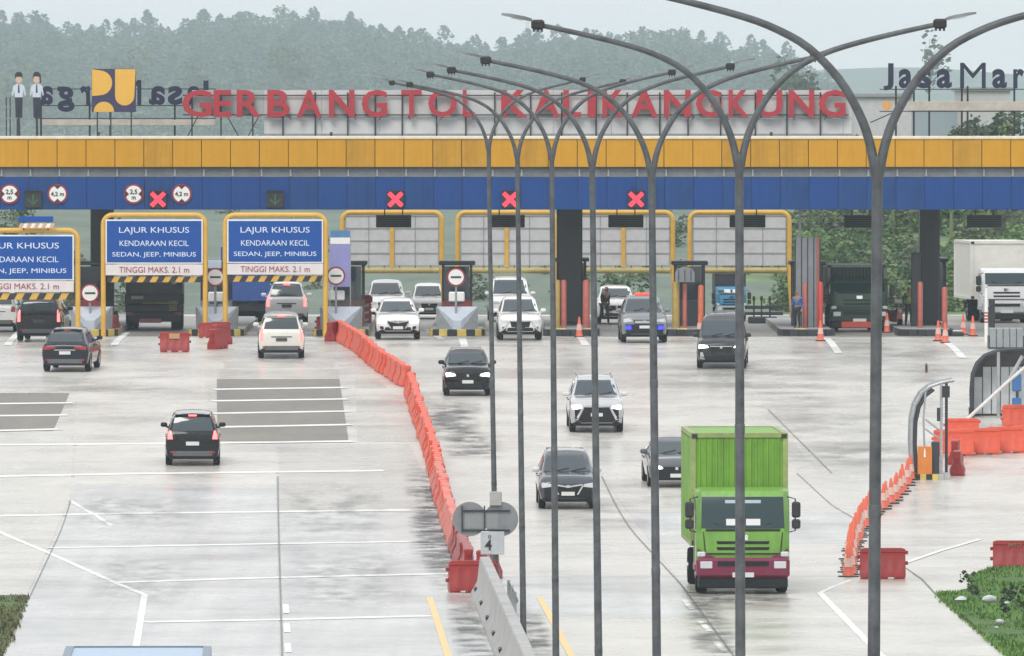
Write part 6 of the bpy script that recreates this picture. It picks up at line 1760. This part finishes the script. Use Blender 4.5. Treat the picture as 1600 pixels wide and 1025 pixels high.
# ------------------------------------------------------------------ water-filled barriers
def water_barrier(m, length=1.12, h=.78):
    mb = MB(); L2 = length / 2
    base, mid, top = .24, .13, .09
    secs = []
    n = 12
    for k in range(n + 1):
        x = -L2 + length * k / n
        g = .035 if (k % 3 == 1) else 0.0
        e = .03 if k in (0, n) else 0
        secs.append([(x, -(base - e), .06), (x, -(base - g - e), .20), (x, -(mid - g*.8 - e*.5), .42), (x, -(top + .015 - g*.3), h - .12), (x, -(top + .03), h - .10), (x, -(top + .02), h - e), (x, (top + .02), h - e), (x, (top + .03), h - .10), (x, top + .015 - g*.3, h - .12), (x, mid - g*.8 - e*.5, .42), (x, base - g - e, .20), (x, base - e, .06)])
    mb.rings(secs)
    for x in (-L2 + .14, 0, L2 - .14): mb.box(x - .12, x + .12, -.22, .22, 0, .062)
    for z in (.26, .52): 
        mb.box(-L2 - .07, -L2 + .01, -.06, .06, z, z + .09); mb.box(L2 - .01, L2 + .07, -.06, .06, z + .1, z + .19)
    return mb
def wb_mesh(m, **k):
    o = water_barrier(m, **k).build('water_barrier', m, smooth=30); me = o.data; bpy.data.objects.remove(o); return me
wb_or, wb_rd, wb_pk = wb_mesh(M_orange), wb_mesh(M_redpl), wb_mesh(M_pinkpl)
M_patch = mat('tan_print', (.42, .26, .12), .6, var=.2)
def place_chain(pix, pitch_, choose, label, group, start=0.0):
    pts = [G(*p) for p in pix]
    dist = [0]
    for a, c in zip(pts, pts[1:]): dist.append(dist[-1] + (c - a).length)
    s_ = start; n = 0
    while s_ + pitch_ < dist[-1]:
        m_ = s_ + pitch_/2
        k = max(i for i in range(len(dist) - 1) if dist[i] <= m_)
        f = (m_ - dist[k]) / (dist[k+1] - dist[k])
        p = pts[k].lerp(pts[k+1], f); dr = pts[k+1] - pts[k]
        me, lb = choose(m_ / dist[-1])
        o = obj('water_barrier', me, None, (p.x + rnd.uniform(-.05, .05), p.y, gz(p.y) - .005), math.atan2(dr.y, dr.x) + rnd.uniform(-.05, .05))
        o.rotation_euler.x = 0
        tag(o, lb, 'barrier', group)
        s_ += pitch_; n += 1
    return n
GB = 'red and orange water barriers dividing the two directions'
def ch1(f): return (wb_or, 'bright orange water barrier in the slanting row that leaves the gate island')
def ch2(f):
    if f < .45: return (wb_or, 'bright orange water barrier in the long row between the bend and the faded stretch')
    if f < .80: return (wb_pk if rnd.random() < .75 else wb_or, 'faded pinkish water barrier in the worn middle of the long row')
    return (wb_rd, 'dark red water barrier in the stained near end of the long row')
place_chain([(526, 530), (592, 576), (638, 607)], 1.20, ch1, '', GB)
place_chain([(641, 613), (650, 640), (664, 685), (678, 722), (686, 768), (696, 796), (706, 830), (724, 884), (733, 905)], 1.20, ch2, '', GB)
def single(px, py, rz, me, label, h=.78, sc=1.0, name='water_barrier', printed=None):
    g = G(px, py)
    t = thing(name, label, 'barrier', (g.x, g.y, gz(g.y) - .005), rz, 'single red water barriers')
    o = obj('body', me, t, None, 0, sc)
    if printed: text_mesh(printed, .16, .012, M_patch, 'lettering', t, (0, -.135*sc, .60*sc), height=.11, width=.36)
    return t
single(737, 926, R(8), wb_rd, 'dark red water barrier heading the row at the concrete median', sc=1.05)
single(762, 905, R(70), wb_rd, 'dark red water barrier peeking out behind the thinnest lamp pole')
single(1379, 905, R(2), wb_rd, 'red water barrier behind the thickest lamp pole, on the cone line end', sc=1.05)
single(1585, 891, R(-2), wb_rd, 'red water barrier with printed letters at the grass verge', sc=1.02, printed='JMTO')
t = single(273, 550, R(-2), wb_rd, 'red water barrier with tan patch alone in the covered truck lane')
mb = MB(); mb.box(-.2, .2, -.16, -.13, .52, .72); mb.build('patch', M_patch, t)
for i, (px, py, rz) in enumerate(((325, 528, 4), (345, 527, -10), (345, 538, 62), (340, 545, 70), (516, 524, 0), (545, 520, 10), (521, 533, 75), (176, 515, 80), (178, 522, 82))):
    single(px, py, R(rz), wb_rd, ['red water barrier against the yellow post between the two upper boards', 'red water barrier right of the yellow post between the two upper boards', 'red water barrier turned end-on below the two upper boards, the farther one', 'red water barrier turned end-on below the two upper boards, the nearer one',
        'dark red water barrier at the yellow post below the lavender banner', 'dark red water barrier behind the head of the orange row', 'dark red water barrier end-on at the head of the orange row', 'red water barrier beside the lower portal island, farther', 'red water barrier beside the lower portal island, nearer'][i], sc=(.66, .66, .8) if i in (0, 1) else 1.0)
# striped row at the right: slanted feet
wide = wb_mesh(M_orange, length=1.3, h=.86)
RB = ['first orange-red barrier of the row, touching the curved steel frame', 'second orange-red barrier of the row from the curved steel frame', 'third orange-red barrier of the row, under the blue plates', 'orange-red barrier of the row cut by the picture edge']
for k in range(4):
    px = 1490 + k * 41; g = G(px, 712 - k * 2.2)
    o = obj('water_barrier', wide, None, (g.x, g.y, gz(g.y) - .005), R(1.5)); tag(o, RB[k], 'barrier', 'orange barriers in front of the curved shelter')
for i, (px, py, rz, me) in enumerate(((1493, 725, 85, wb_rd), (1496, 742, 86, wb_rd), (1503, 690, 10, wb_or), (1592, 668, 5, wb_or))):
    single(px, py, R(rz), me, ['dark red water barrier end-on behind the curved steel frame', 'dark red water barrier end-on at the foot of the curved steel frame', 'orange water barrier behind the row, under the slanted white boom', 'orange water barrier beneath the blue plates of the shelter'][i])

# ------------------------------------------------------------------ cones
M_cone = mat('cone_orange', (.66, .12, .06), .45, var=.15, scale=5)
def cone():
    t = thing('traffic_cone', '', 'traffic cone', (0, 0, 0))
    mb = MB(); mb.box(-.2, .2, -.2, .2, 0, .045, bev=.012); mb.build('base', M_black, t)
    mb = MB(); mb.lathe([(.155, .046), (.135, .08), (.085, .42), (.035, .76), (.028, .78)], 12); mb.build('body', M_cone, t, smooth=40)
    mb = MB(); mb.lathe([(.118, .27), (.084, .50)], 12, cap0=False, cap1=False)
    mb.v = [(x*1.0, y, z) for x, y, z in mb.v]; mb.build('reflective_band', mat('cone_band', (.66, .42, .36), .4, var=.1), t, smooth=40)
    return t
c0 = cone()
cl = [(905, 527, 'faded orange cone at the foot of the middle dark column'), (1093, 525, 'pinkish cone at the foot of the orange red post'), (1282, 533, 'bright orange cone before the tall grey cabinet'), (1300, 516, 'slim cone beside the dark green truck'),
      (1466, 533, 'pale cone left of the bright cone by the last dark column'), (1477, 536, 'bright orange cone with white band by the last dark column'), (1505, 523, 'faded cone under the white truck box, farther from the cab'), (1520, 525, 'faded cone under the white truck box, nearer the cab'), (1386, 520, 'orange cone beside the small red cart')]
first = True
for px, py, l in cl:
    g = G(px, py); o = c0 if first else dup(c0); first = False
    o.location = (g.x, g.y, gz(g.y)); o['label'] = l; o['group'] = 'single traffic cones near the gate'
    o.scale = (1.0, 1.0, 1.05)
pts = [G(*p) for p in ((1326, 902), (1330, 866), (1343, 832), (1361, 808), (1382, 794), (1394, 786), (1405, 773), (1421, 750))]
dist = [0]
for a, c in zip(pts, pts[1:]): dist.append(dist[-1] + (c - a).length)
N = 42
for i in range(N):
    m_ = dist[-1] * i / (N - 1); k = min(len(pts) - 2, max(q for q in range(len(dist)) if dist[q] <= m_ + 1e-6)); k = min(k, len(pts) - 2)
    p = pts[k].lerp(pts[k+1], (m_ - dist[k]) / (dist[k+1] - dist[k])); o = dup(c0)
    o.location = (p.x + rnd.uniform(-.06, .06), p.y, gz(p.y)); o.rotation_euler = (0, 0, rnd.uniform(0, 1.5)); o.scale = (1, 1, 1)
    o['label'] = 'orange cone at the near end of the curved cone line' if i < 1 else ('orange cone at the far end of the curved cone line, by the orange plate' if i == N - 1 else 'orange cone within the curved line beside the thickest lamp pole')
    o['group'] = 'traffic cones in the curved line'
t = thing('bollard', 'tiny dark bollard alone on the wet exit apron', 'bollard', tuple(G(1447.5, 582)))
mb = MB(); mb.lathe([(.05, 0), (.045, .25), (.02, .34)], 8); mb.build('post', mat('bollard_brown', (.08, .03, .025), .6), t)

# ------------------------------------------------------------------ curved steel frame and curved shelter at the right
d = 351.0
zg = gz(d)
t = thing('steel_frame', 'curved grey steel shelter frame with an orange plate at its foot', 'steel frame', (X(1455, d), d, zg))
gx = lambda px: X(px, d) - X(1455, d)
gzp = lambda py: Z(py, d) - zg
curve = [(1427, 742), (1424, 690), (1425, 655), (1430, 632), (1440, 614), (1453, 604), (1470, 598), (1491, 594)]
for yy, nm in ((0, 0), (1.6, 1)):
    mb = MB(); mb.tube([(gx(a), yy, gzp(b)) for a, b in curve], .055, 8); mb.build('curved_rib', M_steel if nm == 0 else M_grey, t, smooth=60)
    mb = MB(); mb.tube([(gx(a + 7), yy + .05, gzp(b + 5)) for a, b in curve[:-2]], .04, 8); mb.build('inner_rib', M_dgrey, t, smooth=60)
for a, yy in ((1471, 0.0), (1482, 1.6)):
    mb = MB(); mb.box(gx(a) - .045, gx(a) + .045, yy - .045, yy + .045, 0, gzp(598), bev=.01); mb.build('post', M_steel if yy == 0 else M_black, t)
for (a, b), (c, e), yy in (((1446, 735), (1443, 655), 0), ((1443, 655), (1447, 606), .0), ((1446, 655), (1468, 672), 0), ((1446, 670), (1468, 686), 0)):
    mb = MB(); mb.tube([(gx(a), yy - .02, gzp(b)), (gx(c), yy - .02, gzp(e))], .032, 7); mb.build('brace', M_steel, t, smooth=50)
for k in range(4):
    a, b = curve[2 + k]; mb = MB(); mb.tube([(gx(a), 0, gzp(b)), (gx(a), 1.6, gzp(b))], .03, 6); mb.build('purlin', M_grey, t)
mb = MB(); mb.box(gx(1472), gx(1484), -.12, .1, gzp(621), gzp(603), bev=.015); mb.build('hanging_box', M_black, t)
mb = MB(); mb.box(gx(1464), gx(1469), -.1, .0, gzp(658), gzp(637), bev=.01); mb.build('switch_box', M_dgrey, t)
mb = MB(); mb.box(gx(1433.5), gx(1456), -.30, -.26, gzp(743), gzp(697), bev=.01); op = mb.build('orange_plate', mat('plate_orange', (.62, .20, .03), .45, var=.1), t)
mb = MB(); mb.prism([(gx(1443), gzp(714)), (gx(1446), gzp(714)), (gx(1445.5), gzp(702)), (gx(1444), gzp(699))], -.32, -.301); mb.build('white_mark', M_white, op)
mb = MB(); mb.box(gx(1456), gx(1468), -.1, .5, 0, gzp(690), bev=.03); mb.build('control_box', M_dgrey, t)
for k in range(6):
    a = 1428 + k*9.5; mb = MB(); mb.box(gx(a), gx(a + 9.2), -.32, 1.7, -.03, .17 if k % 2 else .168); mb.build('plinth_block', M_conc if k > 3 else (M_hy if k % 2 else M_black), t)

d = 385.0; zg = gz(d)
t = thing('shelter', 'curved-roof shelter with pale panels and two blue plates behind the orange barriers', 'shelter', (X(1560, d), d, zg))
gx = lambda px: X(px, d) - X(1560, d)
gzp = lambda py: Z(py, d) - zg
sc = [(1520, 672), (1519, 610), (1521, 585), (1528, 568), (1540, 556), (1558, 549), (1580, 546), (1625, 545)]
q = []
for yy in (0, 1.2):
    q.append([(gx(a), yy, gzp(b)) for a, b in sc] + [(gx(a) + .03, yy, gzp(b) - .05) for a, b in sc[::-1]])
mb = MB(); mb.rings(q); mb.build('curved_roof', mat('shelter_roof_dark', (.10, .10, .10), .6, var=.2), t, smooth=40)
mb = MB(); mb.prism([(gx(a), gzp(b)) for a, b in sc] + [(gx(1625), 0.0), (gx(1520), 0.0)], 1.13, 1.18); mb.build('dark_backing', mat('shelter_roof_dark', ()), t)  # plate added to stand for the dark inside of the roof
for yy in (-.06, 1.2):
    mb = MB(); mb.tube([(gx(a), yy, gzp(b)) for a, b in sc], .05, 7); mb.build('rib', M_dgrey, t, smooth=50)
for k in range(7):
    a = 1524 + k*14
    mb = MB(); mb.box(gx(a), gx(a + 12.6), 1.05, 1.11, .1, gzp(574 if k else 590), bev=.01); mb.build('panel', mat('shelter_panel', (.70, .73, .75), .5, var=.12), t)  # panel albedo raised against the shade of the curved roof
for a in (1560, 1609):
    mb = MB(); mb.box(gx(a) - .055, gx(a) + .055, -.1, .02, 0, gzp(548), bev=.01); mb.build('post', M_steel, t)
for a, y0, y1 in ((1590, 612, 585), (1590, 642, 622)):
    mb = MB(); mb.box(gx(a) - .16, gx(a) + .16, .5, .56, gzp(y0), gzp(y1), bev=.04); mb.build('blue_plate', mat('plate_blue', (.05, .17, .42), .45, var=.1), t)
mb = MB(); mb.box(gx(1590) - .03, gx(1590) + .03, .57, .62, .3, gzp(584)); mb.build('plate_post', M_dgrey, t)
mb = MB(); mb.box(gx(1568), gx(1578), .5, 1.0, 0, gzp(642), bev=.02); mb.build('cabinet', M_black, t)
mb = MB(); mb.box(gx(1514), gx(1519), -.2, .2, 0, gzp(636), bev=.02); mb.build('cabinet', M_black, t)
t = thing('boom', 'slanted white boom pole crossing in front of the curved shelter', 'boom pole', (X(1505, 378), 378, gz(378)))
gx = lambda px: X(px, 378) - X(1505, 378)
gzp = lambda py: Z(py, 378) - gz(378)
mb = MB(); mb.tube([(gx(1506), 0, gzp(660)), (gx(1580), 0, gzp(592)), (gx(1604), 0, gzp(572)), (gx(1640), 0, gzp(540))], .06, 8); mb.build('pole', mat('boom_white', (.66, .63, .60), .45, var=.15), t, smooth=50)
mb = MB(); mb.tube([(gx(1578), .02, gzp(592)), (gx(1598), .02, gzp(556))], .065, 8); mb.build('counterweight', M_steel, t, smooth=50)
mb = MB(); mb.box(gx(1636), gx(1646), -.1, .3, -.02, gzp(540), bev=.02); mb.build('stand', M_dgrey, t)
# white pole and dark grey hood beside the white truck
t = thing('post', 'thin white post with a red and white sleeve before the white truck', 'post', (X(1541, 440), 440, gz(440)))
h = Z(450, 440) - gz(440)
mb = MB(); mb.lathe([(.07, 0), (.07, h*.55), (.05, h)], 8); mb.build('pole', M_white, t, smooth=40)
for k in range(4):
    mb = MB(); mb.lathe([(.076, h*.35 + k*.12), (.076, h*.35 + k*.12 + .07)], 8); mb.build('sleeve', M_rust, t, smooth=40)
t = thing('lane_cabinet', 'dark cabinet post standing right before the white truck cab', 'cabinet', (X(1550, 442), 442, gz(442)))
mb = MB(); mb.box(-.12, .12, 0, .3, 0, Z(467, 442) - gz(442), bev=.03); mb.build('body', M_black, t)
mb = MB(); mb.tube([(0, -.02, 1.45), (-.35, -.1, 1.0), (-.5, -.1, .8)], .035, 6); mb.build('arm', M_black, t, smooth=50)
t = thing('roof_hood', 'dark grey corrugated hood above the curved shelter, under the white truck', 'shelter', (X(1572, 432), 432, gz(432)))
for k in range(5):
    mb = MB(); a = -.62 + k*.26; mb.box(a, a + .24, 0, 1.5, .05, Z(513, 432) - gz(432), bev=.02); mb.build('panel', M_grey, t)
mb = MB(); mb.box(-.66, .72, .05, 1.45, 0, .5); mb.build('core', M_dgrey, t)
t = thing('rubber_mat', 'low dark plate with a pale top beside the bright cone', 'plate', (X(1496, 450), 450, gz(450)))
mb = MB(); mb.box(-.26, .26, -.3, .3, 0, .16, bev=.04); mb.build('base', M_black, t); mb = MB(); mb.box(-.2, .2, -.25, .25, .162, .24, bev=.03); mb.build('top', M_lgrey, t)
for px, l in ((1541, 'pale curved vent pipe above the white truck, nearer the column'), (1581, 'pale straight vent pipe above the white truck, nearer the picture edge')):
    d = 508; t = thing('vent_pipe', l, 'pipe', (X(px, d), d, gz(d)))
    mb = MB(); h = Z(378, d) - gz(d); mb.tube([(0, 0, 0), (0, 0, h - .4), (.03, 0, h - .15), (.16 if px < 1560 else .02, 0, h)], .06, 7); mb.build('pipe', M_lgrey, t, smooth=50)

# litter and small plants on the verge
for i, (px, py) in enumerate(((1502, 948), (1546, 949), (1562, 982), (1557, 990), (1574, 952))):
    g = G(px, py)
    t = thing('litter', ['crumpled pale bag on the grass nearest the pavement', 'larger white bag on the grass', 'round white wrapper low on the grass', 'tiny scrap below the round wrapper', 'white scrap by the dark weed on the grass'][i], 'litter', (g.x, g.y, gz(g.y) + .12), rnd.uniform(0, 3))
    mb = MB(); r0 = random.Random(i); w = (.11, .14, .08, .04, .06)[i]
    mb.rings([[(w*k_*math.cos(a)*r0.uniform(.7, 1.2)*1.4, w*k_*math.sin(a)*r0.uniform(.7, 1.2)*1.4, z*w) for a in [q*.785 for q in range(8)]] for k_, z in ((.7, 0), (1, .5), (.8, 1.0), (.2, 1.3))]); mb.build('bag', mat('litter_white', (.48, .52, .52), .5, var=.15), t, smooth=60)
wd = leaf_mesh('weed', blob_shape(.22, .3, .35, 5, 9), 60, .07, mat('weed_dark', (.03, .05, .02), .7), 9)
for i, (px, py) in enumerate(((1575, 965), (1597, 955), (1520, 935))):
    g = G(px, py); o = obj('weed', wd, None, (g.x, g.y, gz(g.y) + .08), i); tag(o, ['dark upright weed beside the white scrap on the verge', 'dark weed at the picture edge on the verge', 'small dark weed near the crumpled bag on the verge'][i], 'plant')
